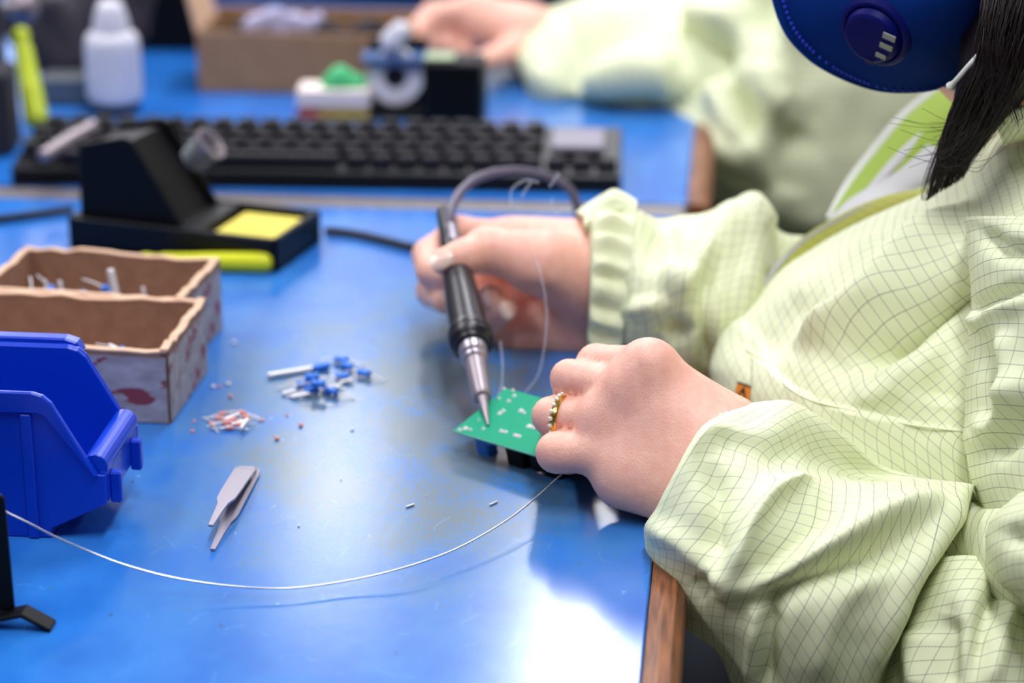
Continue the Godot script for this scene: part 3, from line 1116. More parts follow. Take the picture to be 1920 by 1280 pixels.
func tweezers() -> void:
	var back := T(464, 872, 0.004)
	var tip := T(393, 1030, 0.0008)
	var o := thing("tweezers", "flat steel tweezers lying on the blue bench with open tips towards the viewer", "tweezers", Vector3(back.x, TABLE, back.z))
	var d := tip - back
	d.y = 0
	var len_ := d.length()
	o.rotation.y = atan2(d.x, d.z)           # z runs from the joint to the tips
	var ws := V2([0.0, 0.0036, 0.004, 0.0050, 0.03, 0.0051, 0.48, 0.0046, 0.60, 0.0042, 0.68, 0.0024, 0.80, 0.0018, 1.0, 0.0011])
	for s in [0, 1]:
		var b := MB.new()
		var p := PackedVector3Array()
		var nu := 40
		var tl := len_ * (0.90 if s == 1 else 1.0)
		for k in nu + 1:
			var f := float(k) / nu
			var w := 0.001
			for e in ws.size() - 1:
				if f >= ws[e].x and f <= ws[e + 1].x:
					w = lerpf(ws[e].y, ws[e + 1].y, (f - ws[e].x) / (ws[e + 1].x - ws[e].x))
			var lift := 0.0007 + sin(minf(f, 0.7) / 0.7 * PI) * 0.0008
			if s == 1:
				lift = 0.0036 + 0.0048 * sin(f * 0.5 * PI)
			if f < 0.06:
				lift = lerpf(0.0024 + 0.0004 * s, lift, f / 0.06)
			var xo: float = -0.0010 * f * s + 0.0014 * (1 - s)
			for c in [[-1, -1], [1, -1], [1, 1], [-1, 1], [-1, -1]]:
				p.append(Vector3(xo + w * c[0], lift + 0.00055 * c[1], f * tl))
		for e in 4:
			var q := PackedVector3Array()
			for k in nu + 1:
				q.append(p[k * 5 + e])
				q.append(p[k * 5 + e + 1])
			b.grid(q, nu, 1, PackedVector2Array(), false, [Vector3.DOWN, Vector3.RIGHT, Vector3.UP, Vector3.LEFT][e])
		b.quad(p[nu * 5], p[nu * 5 + 1], p[nu * 5 + 2], p[nu * 5 + 3])
		b.quad(p[3], p[2], p[1], p[0])
		part("arm", b, M.steel, o)
	var b := MB.new()
	b.box(Vector3(0.0090, 0.0030, 0.012), Vector3(0, 0.0026, 0.007), 0.0006)
	part("joint", b, M.steel, o)


func iron_stand() -> void:
	var fl := T(130, 467)
	var fr := T(520, 512)
	var rr := T(612, 462)
	var bs := stand_on(fl, fr)
	var long := Vector2(fr.x - fl.x, fr.z - fl.z).length()
	var deep := 0.066
	var o := thing("soldering_iron_stand", "black soldering iron stand with a yellow sponge tray and coiled holder", "iron stand", fl)
	o.transform.basis = bs
	# local: x along the front, y up, z = towards the viewer is +; the body runs to -deep
	var zs := -deep
	if (bs.z).dot(rr - fr) > 0:
		zs = deep
	var b := MB.new()
	var hh := 0.021
	b.box(Vector3(long, 0.006, deep), Vector3(long * 0.5, 0.003, zs * 0.5), 0.001)
	for w in [[Vector3(long, hh, 0.004), Vector3(long * 0.5, hh * 0.5, sign(zs) * 0.002)], [Vector3(long, hh, 0.004), Vector3(long * 0.5, hh * 0.5, zs - sign(zs) * 0.002)],
			[Vector3(0.004, hh, deep), Vector3(0.002, hh * 0.5, zs * 0.5)], [Vector3(0.004, hh, deep), Vector3(long - 0.002, hh * 0.5, zs * 0.5)]]:
		b.box(w[0], w[1], 0.0008)
	b.box(Vector3(long * 0.60, 0.016, deep - 0.004), Vector3(long * 0.30, 0.012, zs * 0.5), 0.001)
	part("base", b, M.black_plastic, o)
	b = MB.new()
	# raised step in front of the sponge
	b.box(Vector3(0.006, 0.0195, deep - 0.006), Vector3(long * 0.60, 0.0105, zs * 0.5), 0.001)
	part("tray_rim", b, M.black_plastic, o)
	b = MB.new()
	var sp := MB.new()
	sp.box(Vector3(long * 0.31, 0.009, deep * 0.78), Vector3(long * 0.805, 0.0128, zs * 0.5), 0.0025)
	part("sponge", sp, M.sponge_yellow, o, "flat yellow cleaning sponge")
	# the holder: a sloped block with an open channel
	var prof := V2([0.0055, hh - 0.001, 0.0065, 0.0640, 0.0100, 0.0670, 0.0380, 0.0735, 0.0440, 0.0715, 0.0760, hh - 0.001])
	b.prism(prof, minf(zs * 0.10, zs * 0.16), maxf(zs * 0.10, zs * 0.16), Transform3D.IDENTITY, 0.0008)
	b.prism(prof, minf(zs * 0.84, zs * 0.90), maxf(zs * 0.84, zs * 0.90), Transform3D.IDENTITY, 0.0008)
	var plate := V2([0.0085, hh - 0.001, 0.0095, 0.0630, 0.0390, 0.0690, 0.0715, hh - 0.001])
	b.prism(plate, minf(zs * 0.16, zs * 0.84), maxf(zs * 0.16, zs * 0.84), Transform3D.IDENTITY, 0.0006)
	part("holder", b, M.black_satin, o)
	# wire coil that takes the iron
	b = MB.new()
	var ctr := Vector3(0.068, 0.053, zs * 0.52)
	var ax := Vector3(0.70, 0.62, 0.05 * signf(zs)).normalized()
	var q := PackedVector3Array()
	var xf := aim(ctr, ctr + ax)
	for k in 97:
		var f := k / 96.0
		var a := f * TAU * 6.0
		q.append(xf * Vector3(cos(a) * (0.0065 + 0.0030 * f), f * 0.018, sin(a) * (0.0065 + 0.0030 * f)))
	b.tube(q, PackedFloat32Array([0.0011]), 6)
	part("coil", b, M.steel_grey, o, "coiled steel wire holder")
	b = MB.new()
	b.lathe(V2([0.0085, 0.014, 0.0108, 0.018, 0.0112, 0.021, 0.0094, 0.021, 0.0078, 0.016]), 28, xf)
	part("collar", b, M.steel_worn, o, "dull steel collar")


func yellow_tool(called: String, label: String, ends: Array, m: Material, fat := 1.0) -> void:
	var a: Vector3 = ends[0]
	var e: Vector3 = ends[1]
	var l := a.distance_to(e)
	var o := thing(called, label, "tool", a)
	o.transform = aim(a, e)
	var b := MB.new()
	var fx := Transform3D(Basis.from_scale(Vector3(fat, 1, fat)), Vector3.ZERO)
	b.lathe(V2([0.0002, -0.004, 0.0030, -0.0030, 0.0044, 0.0, 0.0046, 0.003, 0.0036, 0.007, 0.0034, 0.009, 0.0046, 0.012, 0.0049, l * 0.35, 0.0056, l * 0.6, 0.0060, l - 0.007, 0.0055, l - 0.003, 0.0038, l - 0.0008, 0.0002, l]), 20, fx, true)
	part("handle", b, m, o)
	b = MB.new()
	b.lathe(V2([0.0037, 0.0072, 0.0040, 0.0076, 0.0040, 0.0088, 0.0037, 0.0092]), 20, fx)
	part("ring_groove", b, m, o)


func reel_stand() -> void:
	var p0 := T(24, 1172)
	var o := thing("solder_reel_stand", "black metal reel stand with a bent foot, solder wire running from it", "reel stand", p0, BENCH_YAW)
	var b := MB.new()
	b.prism(V2([-0.075, 0.0065, 0.0, 0.0065, 0.0012, 0.008, 0.0006, 0.0575, -0.0006, 0.0592, -0.0025, 0.0600, -0.075, 0.0600]), -0.0016, 0.0, Transform3D.IDENTITY, 0.0003)
	b.prism(V2([-0.075, 0.0065, 0.0, 0.0065, 0.0012, 0.008, 0.0006, 0.0575, -0.0006, 0.0592, -0.0025, 0.0600, -0.075, 0.0600]), -0.0416, -0.040, Transform3D(Basis.IDENTITY, Vector3(-0.028, 0, 0)), 0.0003)
	b.box(Vector3(0.012, 0.002, 0.043), Vector3(-0.05, 0.0074, -0.02), 0.0003)
	part("upright", b, M.black_satin, o)
	b = MB.new()
	# foot: an inverted V running across
	b.prism(V2([-0.0200, 0.0, 0.0055, 0.0062, 0.0175, 0.0, 0.0175, 0.0018, 0.0058, 0.0082, -0.0200, 0.0022]), -0.004, 0.0055, Transform3D.IDENTITY, 0.0003)
	b.prism(V2([-0.085, 0.0, -0.0600, 0.0062, -0.048, 0.0, -0.048, 0.0018, -0.0597, 0.0082, -0.085, 0.0022]), -0.044, 0.0055, Transform3D.IDENTITY, 0.0003)
	part("foot", b, M.black_satin, o)
	b = MB.new()
	b.lathe(V2([0.0, -0.039, 0.0245, -0.039, 0.0245, -0.037, 0.012, -0.0365, 0.012, -0.0055, 0.0245, -0.005, 0.0245, -0.003, 0.0, -0.003]), 30, Transform3D(Basis(Vector3.RIGHT, PI / 2), Vector3(-0.042, 0.037, 0)))
	part("reel", b, M.white_plastic, o)


func soldering() -> void:
	# ---- board
	var hb := 0.0125
	var a := T(850, 806, hb)                      # left corner
	var c := T(1008, 853, hb + 0.001)             # near right corner, in the hand
	var d := T(932, 722, hb + 0.010)              # far corner
	var u := (c - a).normalized()
	var wv := (d - a) - u * (d - a).dot(u)
	var nrm := u.cross(wv).normalized()
	if nrm.y < 0:
		nrm = -nrm
	var o := thing("circuit_board", "small green circuit board held in the left hand under the iron tip", "circuit board", a)
	o.transform.basis = Basis(u, nrm, u.cross(nrm))
	var sz := Vector2(a.distance_to(c) * 1.26, wv.length())
	var sgn := signf(u.cross(nrm).dot(wv))
	var b := MB.new()
	b.box(Vector3(sz.x, 0.0014, sz.y), Vector3(sz.x * 0.5, -0.0007, sgn * sz.y * 0.5), 0.0002)
	part("board", b, M.board_green, o)
	b = MB.new()
	b.box(Vector3(sz.x, 0.0010, 0.0004), Vector3(sz.x * 0.5, -0.0007, -sgn * 0.0001))
	part("cut_edge", b, M.board_edge, o)
	var inv := o.transform.affine_inverse()
	var pads := [[862, 806, 1.2], [873, 803, 1.5], [882, 806, 1.0], [906, 804, 1.0], [898, 788, 0.7], [936, 747, 0.9], [945, 729, 1.0], [937, 775, 1.4], [944, 770, 1.2], [954, 752, 1.2], [964, 742, 1.2], [962, 732, 1.0], [977, 770, 1.5], [983, 774, 1.0],
		[940, 808, 1.3], [948, 810, 1.3], [966, 816, 1.3], [973, 818, 1.4], [992, 799, 1.6], [1000, 802, 1.2]]
	for q in pads:
		var ry := P(q[0], q[1], 1.0) - EYE
		var at := inv * (EYE + ry * ((a - EYE).dot(nrm) / ry.dot(nrm)))
		at.y = 0.0
		b = MB.new()
		var r: float = q[2] * 0.00085
		b.lathe(V2([r * 1.1, 0.00002, r, 0.0003, r * 0.5, 0.0009, r * 0.25, 0.0013, 0.0001, 0.0014]), 12, Transform3D(Basis.IDENTITY, at), true)
		part("solder_joint", b, M.pad_tin, o)
	# parts on the under side; the last, bigger ones added to darken the gap
	for q in [[0.016, 0.008, 0.006, 0.007], [0.030, 0.010, 0.009, 0.006], [0.044, 0.016, 0.008, 0.008], [0.022, 0.030, 0.010, 0.009], [0.040, 0.040, 0.010, 0.008], [0.012, 0.0085, 0.008, 0.016], [0.034, 0.009, 0.011, 0.018], [0.050, 0.009, 0.012, 0.012], [0.056, 0.009, 0.010, 0.028]]:
		b = MB.new()
		b.box(Vector3(q[2], q[3], q[2]), Vector3(q[0], -0.0014 - q[3] * 0.5, sgn * q[1]), 0.001)
		part("component_and_blocker", b, M.black_satin if q[0] > 0.02 else M.resistor_blue, o)

	# ---- the iron
	var tr := P(915, 797, 1.0) - EYE
	var tip := EYE + tr * ((a + nrm * 0.0006 - EYE).dot(nrm) / tr.dot(nrm))
	var top := P(834, 394, 1.352)
	var l := tip.distance_to(top)
	o = thing("soldering_iron", "black-handled soldering iron held in the right hand with its tip on the green board", "soldering iron", tip)
	o.transform = aim(tip, top)
	var g := func(px: float, py: float) -> float:     # how far up the iron that pixel is
		var best := 0.0
		var bd := 1e9
		for k in 401:
			var s := pix(tip.lerp(top, k / 400.0))
			var dd := Vector2(s.x - px, s.y - py).length()
			if dd < bd:
				bd = dd
				best = k / 400.0
		return best * l
	var t1: float = g.call(907, 745)
	var t2: float = g.call(896, 676)
	var t3: float = g.call(891, 652)
	var t4: float = g.call(888, 634)
	var t5: float = g.call(880, 598)
	var t6: float = g.call(858, 500)
	b = MB.new()
	b.lathe(V2([0.0005, 0.0, 0.0009, 0.003, 0.0021, t1 * 0.7, 0.0029, t1 - 0.0005, 0.0033, t1]), 16, Transform3D.IDENTITY, true)
	part("tip", b, M.steel_worn, o, "pointed steel tip")
	b = MB.new()
	b.lathe(V2([0.0028, t1 - 0.0008, 0.0044, t1, 0.0048, t1 + 0.002, 0.0056, t1 + (t2 - t1) * 0.9, 0.0054, t2, 0.0048, t2 + 0.002]), 24)
	part("barrel", b, M.steel_worn, o, "greyish steel barrel")
	b = MB.new()
	b.lathe(V2([0.0050, t2 - 0.001, 0.0066, t2, 0.0070, t2 + 0.0022, 0.0058, t2 + 0.0030, 0.0058, t2 + 0.0040, 0.0072, t2 + 0.0050, 0.0075, t3 - 0.001, 0.0066, t3]), 6 * 4)
	part("collar_nut", b, M.steel, o, "shiny collar nut")
	b = MB.new()
	b.lathe(V2([0.0040, t3 - 0.0004, 0.0086, t3, 0.0096, t3 + 0.0012, 0.0088, t3 + 0.0022, 0.0098, t3 + 0.0034, 0.0112, t3 + 0.0042, 0.0118, t3 + 0.0065, 0.0112, t3 + 0.0082, 0.0106, t3 + 0.0088, 0.0115, t3 + 0.0098, 0.0117, t3 + 0.0125, 0.0108, t3 + 0.0145, 0.0101, t3 + 0.017, 0.0099, t5 + 0.006, 0.0088, lerpf(t5, t6, 0.55), 0.0076, t6, 0.0066, t6 + 0.012, 0.0056, l - 0.02, 0.0050, l - 0.003, 0.0042, l, 0.0004, l]), 32, Transform3D.IDENTITY, true)
	part("handle", b, M.handle_black, o, "black plastic handle with a ringed guard")
	b = MB.new()
	var inv2 := o.transform.affine_inverse()
	var cord := PackedVector3Array()
	for q in [[842, 440, 1.330], [844, 405, 1.336], [849, 385, 1.345], [866, 357, 1.36], [896, 334, 1.375], [940, 322, 1.39], [985, 321, 1.40], [1030, 331, 1.41], [1065, 352, 1.415], [1082, 385, 1.42], [1088, 430, 1.43], [1105, 500, 1.45], [1160, 560, 1.46]]:
		cord.append(inv2 * P(q[0], q[1], q[2]))
	b.tube(curve(cord, 6), PackedFloat32Array([0.0027]), 10)
	part("cord", b, M.cord_grey, o, "grey cord looping over the hand")
	b = MB.new()
	b.tube(PackedVector3Array([inv2 * P(846, 425, 1.324), inv2 * P(853, 466, 1.318)]), PackedFloat32Array([0.0034, 0.0044]), 14)
	part("cord_sleeve", b, M.steel, o, "shiny cord sleeve")

	# ---- solder wire from the reel to the hand
	b = MB.new()
	var wp := PackedVector3Array()
	for q in [[8, 956, 0.0395], [20, 962, 0.038], [60, 984, 0.033], [100, 1003, 0.028], [170, 1034, 0.020], [240, 1062, 0.014], [330, 1084, 0.0085], [440, 1099, 0.005], [540, 1102, 0.004], [650, 1089, 0.004], [760, 1063, 0.006], [860, 1026, 0.007], [950, 975, 0.009], [1010, 930, 0.011], [1055, 888, 0.0135], [1080, 866, 0.016]]:
		wp.append(T(q[0] + rng.randfn(0, 1.0), q[1] + rng.randfn(0, 0.8), q[2]))
	b.tube(curve(wp, 8), PackedFloat32Array([0.00044]), 8)
	tag(part("solder_wire", b, M.solder), "thin bright solder wire sagging across the bench from the reel stand to the left hand", "wire")

	# ---- smoke
	b = MB.new()
	for line in [[[915, 797, 1.232], [925, 760, 1.235], [940, 725, 1.24], [942, 680, 1.245], [938, 640, 1.25]], [[985, 735, 1.24], [1010, 700, 1.235], [1022, 640, 1.23], [1025, 580, 1.225], [1015, 520, 1.22], [1003, 480, 1.22]],
			[[958, 385, 1.28], [960, 355, 1.28], [985, 338, 1.28], [1010, 342, 1.28]], [[978, 368, 1.28], [988, 352, 1.28], [996, 342, 1.28]], [[1031, 350, 1.28], [1040, 336, 1.28], [1048, 324, 1.28]], [[1036, 372, 1.28], [1034, 385, 1.28], [1040, 402, 1.28], [1060, 390, 1.28]]]:
		var sp := PackedVector3Array()
		for q in line:
			sp.append(P(q[0], q[1], q[2]))
		b.tube(curve(sp, 8), PackedFloat32Array([0.0007]), 8)
	var s := part("smoke", b, M.smoke)
	tag(s, "thin wisps of pale smoke curling up from the iron tip", "smoke")
	s.set_meta("kind", "stuff")


func rear_bench_things() -> void:
	# ---- keyboard
	var fa := T(413, 352)
	var fb := T(1130, 362)
	var bs := stand_on(fa, fb)
	var ppm := fa.distance_to(fb) / 717.0
	var wide := 0.412
	var deep := 0.088
	var org := fb + bs.x * (34 * ppm)
	var o := thing("keyboard", "black computer keyboard lying across the rear bench, behind the iron stand", "keyboard", org)
	o.transform.basis = bs
	var s := 1.0 if bs.z.z < 0 else -1.0      # -> away from the viewer
	var b := MB.new()
	var prof := V2([0, 0.0, deep, 0.0, deep, 0.0215, deep - 0.003, 0.0225, 0.003, 0.0125, 0, 0.011])
	var xf := Transform3D(Basis(Vector3(0, 0, s), Vector3.UP, Vector3(s, 0, 0) * -1.0), Vector3.ZERO)
	if xf.basis.determinant() < 0:
		xf.basis.z = -xf.basis.z
	b.prism(prof, 0.0 if xf.basis.z.x < 0 else -wide, wide if xf.basis.z.x < 0 else 0.0, xf, 0.0012)
	part("case", b, M.black_plastic, o)
	var cap := MB.new()
	cap.prism(V2([-0.0072, 0, 0.0072, 0, 0.0060, 0.0085, -0.0060, 0.0085]), -0.0060, 0.0060, Transform3D.IDENTITY, 0.001)
	var cm := cap.mesh()
	var space := MB.new()
	space.prism(V2([-0.045, 0, 0.045, 0, 0.044, 0.0085, -0.044, 0.0085]), -0.0060, 0.0060, Transform3D.IDENTITY, 0.001)
	var spm := space.mesh()
	for r in 5:
		var y := 0.0125 + 0.0100 * (0.012 + r * 0.0158) / deep
		var x := -0.010 - 0.005 * (r % 2)
		var k := 0
		while x > -wide + 0.008:
			var big := r == 0 and k == 11
			if x > -0.055 and r > 0:
				x -= 0.0168
				k += 1
				continue
			var kk := part("key", spm if big else cm, M.key_black, o)
			if big:
				x -= 0.040
			kk.position = Vector3(x, y - 0.001, s * (0.012 + r * 0.0158))
			kk.rotation.x = -s * 0.11 * -1.0
			x -= 0.0168 if not big else 0.054
			k += 1
	b = MB.new()
	b.box(Vector3(0.036, 0.004, 0.048), Vector3(-0.030, 0.0225, s * 0.052), 0.001, Transform3D(Basis(Vector3.RIGHT, -0.0), Vector3.ZERO))
	part("label_panel", b, M.label_grey, o, "pale grey panel at the right end")

	# ---- silver rod across the keyboard's left end
	b = MB.new()
	b.tube(PackedVector3Array([P(82, 292, 1.60), P(128, 264, 1.62), P(176, 236, 1.64)]), PackedFloat32Array([0.0046, 0.0052, 0.0046]), 12)
	tag(part("metal_rod", b, M.steel_worn), "dull silver metal rod leaning across the left end of the keyboard", "rod")

	# ---- squeeze bottle
	var at := T(217, 206)
	o = thing("squeeze_bottle", "white plastic squeeze bottle with a rounded cap, on the rear bench", "bottle", at)
	b = MB.new()
	b.lathe(V2([0.0, 0.0075, 0.0185, 0.0075, 0.0203, 0.009, 0.0208, 0.014, 0.0206, 0.048, 0.0200, 0.054, 0.0178, 0.0585, 0.0135, 0.0605, 0.0, 0.061]), 32, Transform3D.IDENTITY, true)
	part("body", b, M.white_plastic, o)
	b = MB.new()
	b.lathe(V2([0.0138, 0.060, 0.0140, 0.063, 0.0122, 0.072, 0.0100, 0.079, 0.0072, 0.083, 0.0, 0.0845]), 28, Transform3D.IDENTITY, true)
	part("cap", b, M.white_plastic, o, "rounded white cap")
	b = MB.new()
	b.lathe(V2([0.0, 0.0002, 0.0178, 0.0002, 0.0182, 0.0020, 0.0182, 0.0085, 0.0, 0.0085]), 28)
	part("foot_ring", b, M.dark_foot, o, "dark recessed base")

	# ---- cardboard box with bags
	var a := T(373, 170)
	var c := T(705, 178)
	bs = stand_on(a, c)
	o = thing("cardboard_box", "open brown cardboard box with packed bags on the rear bench", "cardboard box", a)
	o.transform.basis = bs
	s = 1.0 if bs.z.z < 0 else -1.0
	var w := 0.165
	var d := 0.075
	var h := 0.047
	for q in [["front_wall", Vector3(w, h, 0.003), Vector3(w * 0.5, h * 0.5, 0.0)], ["back_wall", Vector3(w, h + 0.004, 0.003), Vector3(w * 0.5, h * 0.5 + 0.002, s * d)], ["side_wall", Vector3(0.003, h, d), Vector3(0.0015, h * 0.5, s * d * 0.5)], ["side_wall", Vector3(0.003, h, d), Vector3(w - 0.0015, h * 0.5, s * d * 0.5)], ["base", Vector3(w, 0.003, d), Vector3(w * 0.5, 0.0016, s * d * 0.5)]]:
		b = MB.new()
		b.box(q[1], q[2], 0.0006)
		part(q[0], b, M.cardboard_tan, o)
	b = MB.new()
	b.box(Vector3(0.003, 0.045, d * 0.9), Vector3(0, 0.022, s * d * 0.5), 0.0006, Transform3D(Basis(Vector3.BACK, 0.22), Vector3(0.0, h - 0.004, 0)))
	part("flap", b, M.cardboard_cut, o, "pale flap standing at the left")
	for q in [[0.028, 0.030, 0.016, "rag_dark"], [0.052, 0.034, 0.018, "bag_pale"], [0.072, 0.036, 0.016, "bag_pale"], [0.10, 0.028, 0.017, "rag_dark"], [0.13, 0.026, 0.018, "rag_dark"]]:
		b = MB.new()
		var sb := []
		for k in 5:
			var p := Vector3(q[0] + rng.randfn(0, 0.006), q[1] + rng.randf() * 0.014, s * (0.030 + rng.randf() * 0.022))
			sb.append([p, p + Vector3(rng.randfn(0, 0.006), rng.randfn(0, 0.006), 0), q[2] * 0.55, q[2] * 0.4, 0.006])
		soft_body(b, sb, 0.004)
		for k in b.v.size():
			b.v[k] = o.transform * b.v[k]
			b.n[k] = o.transform.basis * b.n[k]
		var kinds := {28: "dark bag at the left end of the brown cardboard box", 52: "pale bag in the middle of the brown cardboard box", 72: "pale bag right of middle in the brown cardboard box", 100: "dark bag right of the pale ones in the cardboard box", 130: "dark bag at the right end of the brown cardboard box"}
		tag(part("packed_bag", b, M[q[3]]), kinds[int(round(q[0] * 1000))], "bag", "bags in the cardboard box")

	# ---- little carton with a green lump
	a = T(557, 226)
	c = T(692, 228)
	bs = stand_on(a, c)
	s = 1.0 if bs.z.z < 0 else -1.0
	w = a.distance_to(c)
	o = thing("small_carton", "small white carton with a red and ochre lower band, before the brown box", "carton", a)
	o.transform.basis = bs
	b = MB.new()
	b.box(Vector3(w, 0.013, 0.030), Vector3(w * 0.5, 0.0165, s * 0.015), 0.001)
	part("lid", b, M.carton_white, o, "white upper half")
	b = MB.new()
	b.box(Vector3(w * 0.3, 0.010, 0.029), Vector3(w * 0.16, 0.005, s * 0.0152), 0.0006)
	part("base", b, M.carton_red, o, "red end of the lower band")
	b = MB.new()
	b.box(Vector3(w * 0.68, 0.010, 0.029), Vector3(w * 0.65, 0.005, s * 0.0152), 0.0006)
	part("base", b, M.carton_ochre, o, "ochre part of the lower band")
	b = MB.new()
	var top := o.transform * Vector3(w * 0.58, 0.026, s * 0.014)
	soft_body(b, [[top, top + Vector3(0.014, -0.001, 0), 0.009, 0.007, 0.006], [top + Vector3(-0.008, -0.002, 0), top + Vector3(0, 0.006, 0), 0.007, 0.007, 0.006]], 0.003)
	tag(part("green_lump", b, M.green_lump), "soft green lump lying on the small white carton", "lump")

	# ---- roll of white tape with a blue band, and the black box beside it
	at = T(742, 214)
	o = thing("tape_roll", "white roll with a blue band standing on edge left of the black box", "roll", at)
	xf = Transform3D(Basis(Vector3.RIGHT, PI / 2 - 0.15), Vector3(0, 0.0265, -0.010))
	b = MB.new()
	b.lathe(V2([0.0085, -0.010, 0.0200, -0.010, 0.0212, -0.008, 0.0212, 0.008, 0.0200, 0.010, 0.0085, 0.010, 0.0085, -0.010]), 36, xf)
	part("roll", b, M.white_plastic, o)
	b = MB.new()
	b.lathe(V2([0.0, -0.004, 0.0084, -0.004, 0.0084, 0.004, 0.0, 0.004]), 24, xf)
	part("core", b, M.rag_dark, o, "dark core")
	b = MB.new()
	b.box(Vector3(0.054, 0.0050, 0.026), Vector3(0.002, 0.042, -0.006), 0.0012)
	part("band", b, M.band_blue, o, "dark blue band across the top")
	b = MB.new()
	b.box(Vector3(0.050, 0.0062, 0.050), Vector3(0.004, 0.0033, -0.008), 0.001)
	b.box(Vector3(0.044, 0.050, 0.006), Vector3(0.002, 0.028, -0.024), 0.002)
	part("holder", b, M.black_satin, o, "black holder behind it")
	b = MB.new()
	var up := o.transform * Vector3(-0.002, 0.054, -0.006)
	soft_body(b, [[up, up + Vector3(0.006, 0.008, 0), 0.0095, 0.008, 0.006]], 0.003)
	tag(part("white_wad", b, M.white_plastic), "white wad lying on the blue band of the tape roll", "wad")
	a = T(793, 243)
	c = T(904, 246)
	bs = stand_on(a, c)
	s = 1.0 if bs.z.z < 0 else -1.0
	w = a.distance_to(c)
	o = thing("black_box", "small black box with a pale green top, behind the keyboard under the far hand", "box", a)
	o.transform.basis = bs
	b = MB.new()
	b.box(Vector3(w, 0.050, 0.034), Vector3(w * 0.5, 0.0252, s * 0.017), 0.002)
	part("case", b, M.black_satin, o)
	b = MB.new()
	b.box(Vector3(w * 0.5, 0.0020, 0.022), Vector3(w * 0.26, 0.0514, s * 0.016), 0.0004)
	part("top_label", b, M.pale_green, o, "pale green label")

	# ---- dark clutter along the back
	a = T(242, 97)
	o = thing("black_case", "large black case at the back of the rear bench, right of the white bottle", "case", a)
	b = MB.new()
	b.box(Vector3(0.068, 0.10, 0.06), Vector3(0.031, 0.0505, -0.034), 0.004)
	part("body", b, M.black_satin, o)
	b = MB.new()
	b.box(Vector3(0.060, 0.006, 0.052), Vector3(0.031, 0.103, -0.034), 0.002)
	part("lid", b, M.black_plastic, o)
	b = MB.new()
	var q0 := T(130, 120, 0.02)
	soft_body(b, [[q0, q0 + Vector3(-0.03, 0.03, -0.02), 0.022, 0.026, 0.02], [q0 + Vector3(0.006, 0.03, -0.02), q0 + Vector3(0.035, 0.05, -0.04), 0.022, 0.03, 0.02], [q0 + Vector3(-0.01, 0.045, 0), q0 + Vector3(0.01, 0.006, 0.004), 0.010, 0.012, 0.006], [q0 + Vector3(0.025, 0, -0.02), q0 + Vector3(0.04, 0.02, -0.02), 0.02, 0.02, 0.02]], 0.006)
	tag(part("tool_pouch", b, M.rag_dark), "crumpled dark grey pouch between the lime tool and the white bottle", "pouch")
	a = T(88, 200)
	b = MB.new()
	b.box(Vector3(0.042, 0.022, 0.026), a + Vector3(0.016, 0.0112, -0.014), 0.002)
	tag(part("grey_block", b, M.steel_grey), "dark grey block on the rear bench left of the white bottle", "block")
	# tool rack at the left edge with a silver knob
	a = T(-70, 296)
	o = thing("tool_rack", "black tool rack with a silver knob at the left edge, behind the lime tool", "rack", a)
	b = MB.new()
	b.box(Vector3(0.036, 0.060, 0.040), Vector3(0.016, 0.0302, -0.022), 0.003)
	b.box(Vector3(0.020, 0.10, 0.02), Vector3(0.012, 0.060, -0.055), 0.003)
	part("body", b, M.rag_dark, o)
	b = MB.new()
	var kn := o.transform.affine_inverse() * P(44, 14, 1.80)
	b.lathe(V2([0.0, -0.006, 0.010, -0.005, 0.012, 0.0, 0.010, 0.006, 0.0, 0.008]), 20, Transform3D(Basis(Vector3.RIGHT, PI / 2), kn), true)
	part("knob", b, M.steel_worn, o, "round silver knob")
	b = MB.new()
	b.tube(PackedVector3Array([kn, Vector3(0.012, 0.095, -0.055)]), PackedFloat32Array([0.004]), 10)
	part("arm", b, M.steel_worn, o)
	yellow_tool("yellow_tool", "lime yellow tool handle standing upright at the left edge, against the tool rack", [P(38, 62, 1.76), P(71, 238, 1.735)], M.tool_lime, 1.45)
	# low black tray along the far edge
	a = T(700, 12)
	c = T(1230, 26)
	bs = stand_on(a, c)
	s = 1.0 if bs.z.z < 0 else -1.0
	b = MB.new()
	b.box(Vector3(0.62, 0.030, 0.05), Vector3(0.13, 0.0152, s * 0.028), 0.003)
	for k in b.v.size():
		b.v[k] = a + bs * b.v[k]
		b.n[k] = bs * b.n[k]
	tag(part("cable_tray", b, M.navy), "long dark cable tray along the far edge of the rear bench", "cable tray")


# bones from rows of pixels: [x, y, depth, radius mm, x, y, depth, radius mm, blend mm]
func bones(rows: Array) -> Array:
	var r := []
	for q in rows:
		r.append([P(q[0], q[1], q[2]), P(q[4], q[5], q[6]), q[3] * 0.001, q[7] * 0.001, q[8] * 0.001])
	return r


func ring(pts: Array) -> PackedVector3Array:
	var r := PackedVector3Array()
	for q in pts:
		r.append(P(q[0], q[1], q[2]))
	return r


# closes rings that are drawn on the side towards the eye with a far side `deep` metres behind
func closed_ring(front: Array, deep: float) -> PackedVector3Array:
	var r := ring(front)
	var a := r[0]
	var e := r[r.size() - 1]
	var away := (((a + e) * 0.5) - EYE).normalized()
	r.append(e + (a - e) * 0.12 + away * deep * 0.55)
	r.append((a + e) * 0.5 + away * deep)
	r.append(a + (e - a) * 0.12 + away * deep * 0.55)
	return r


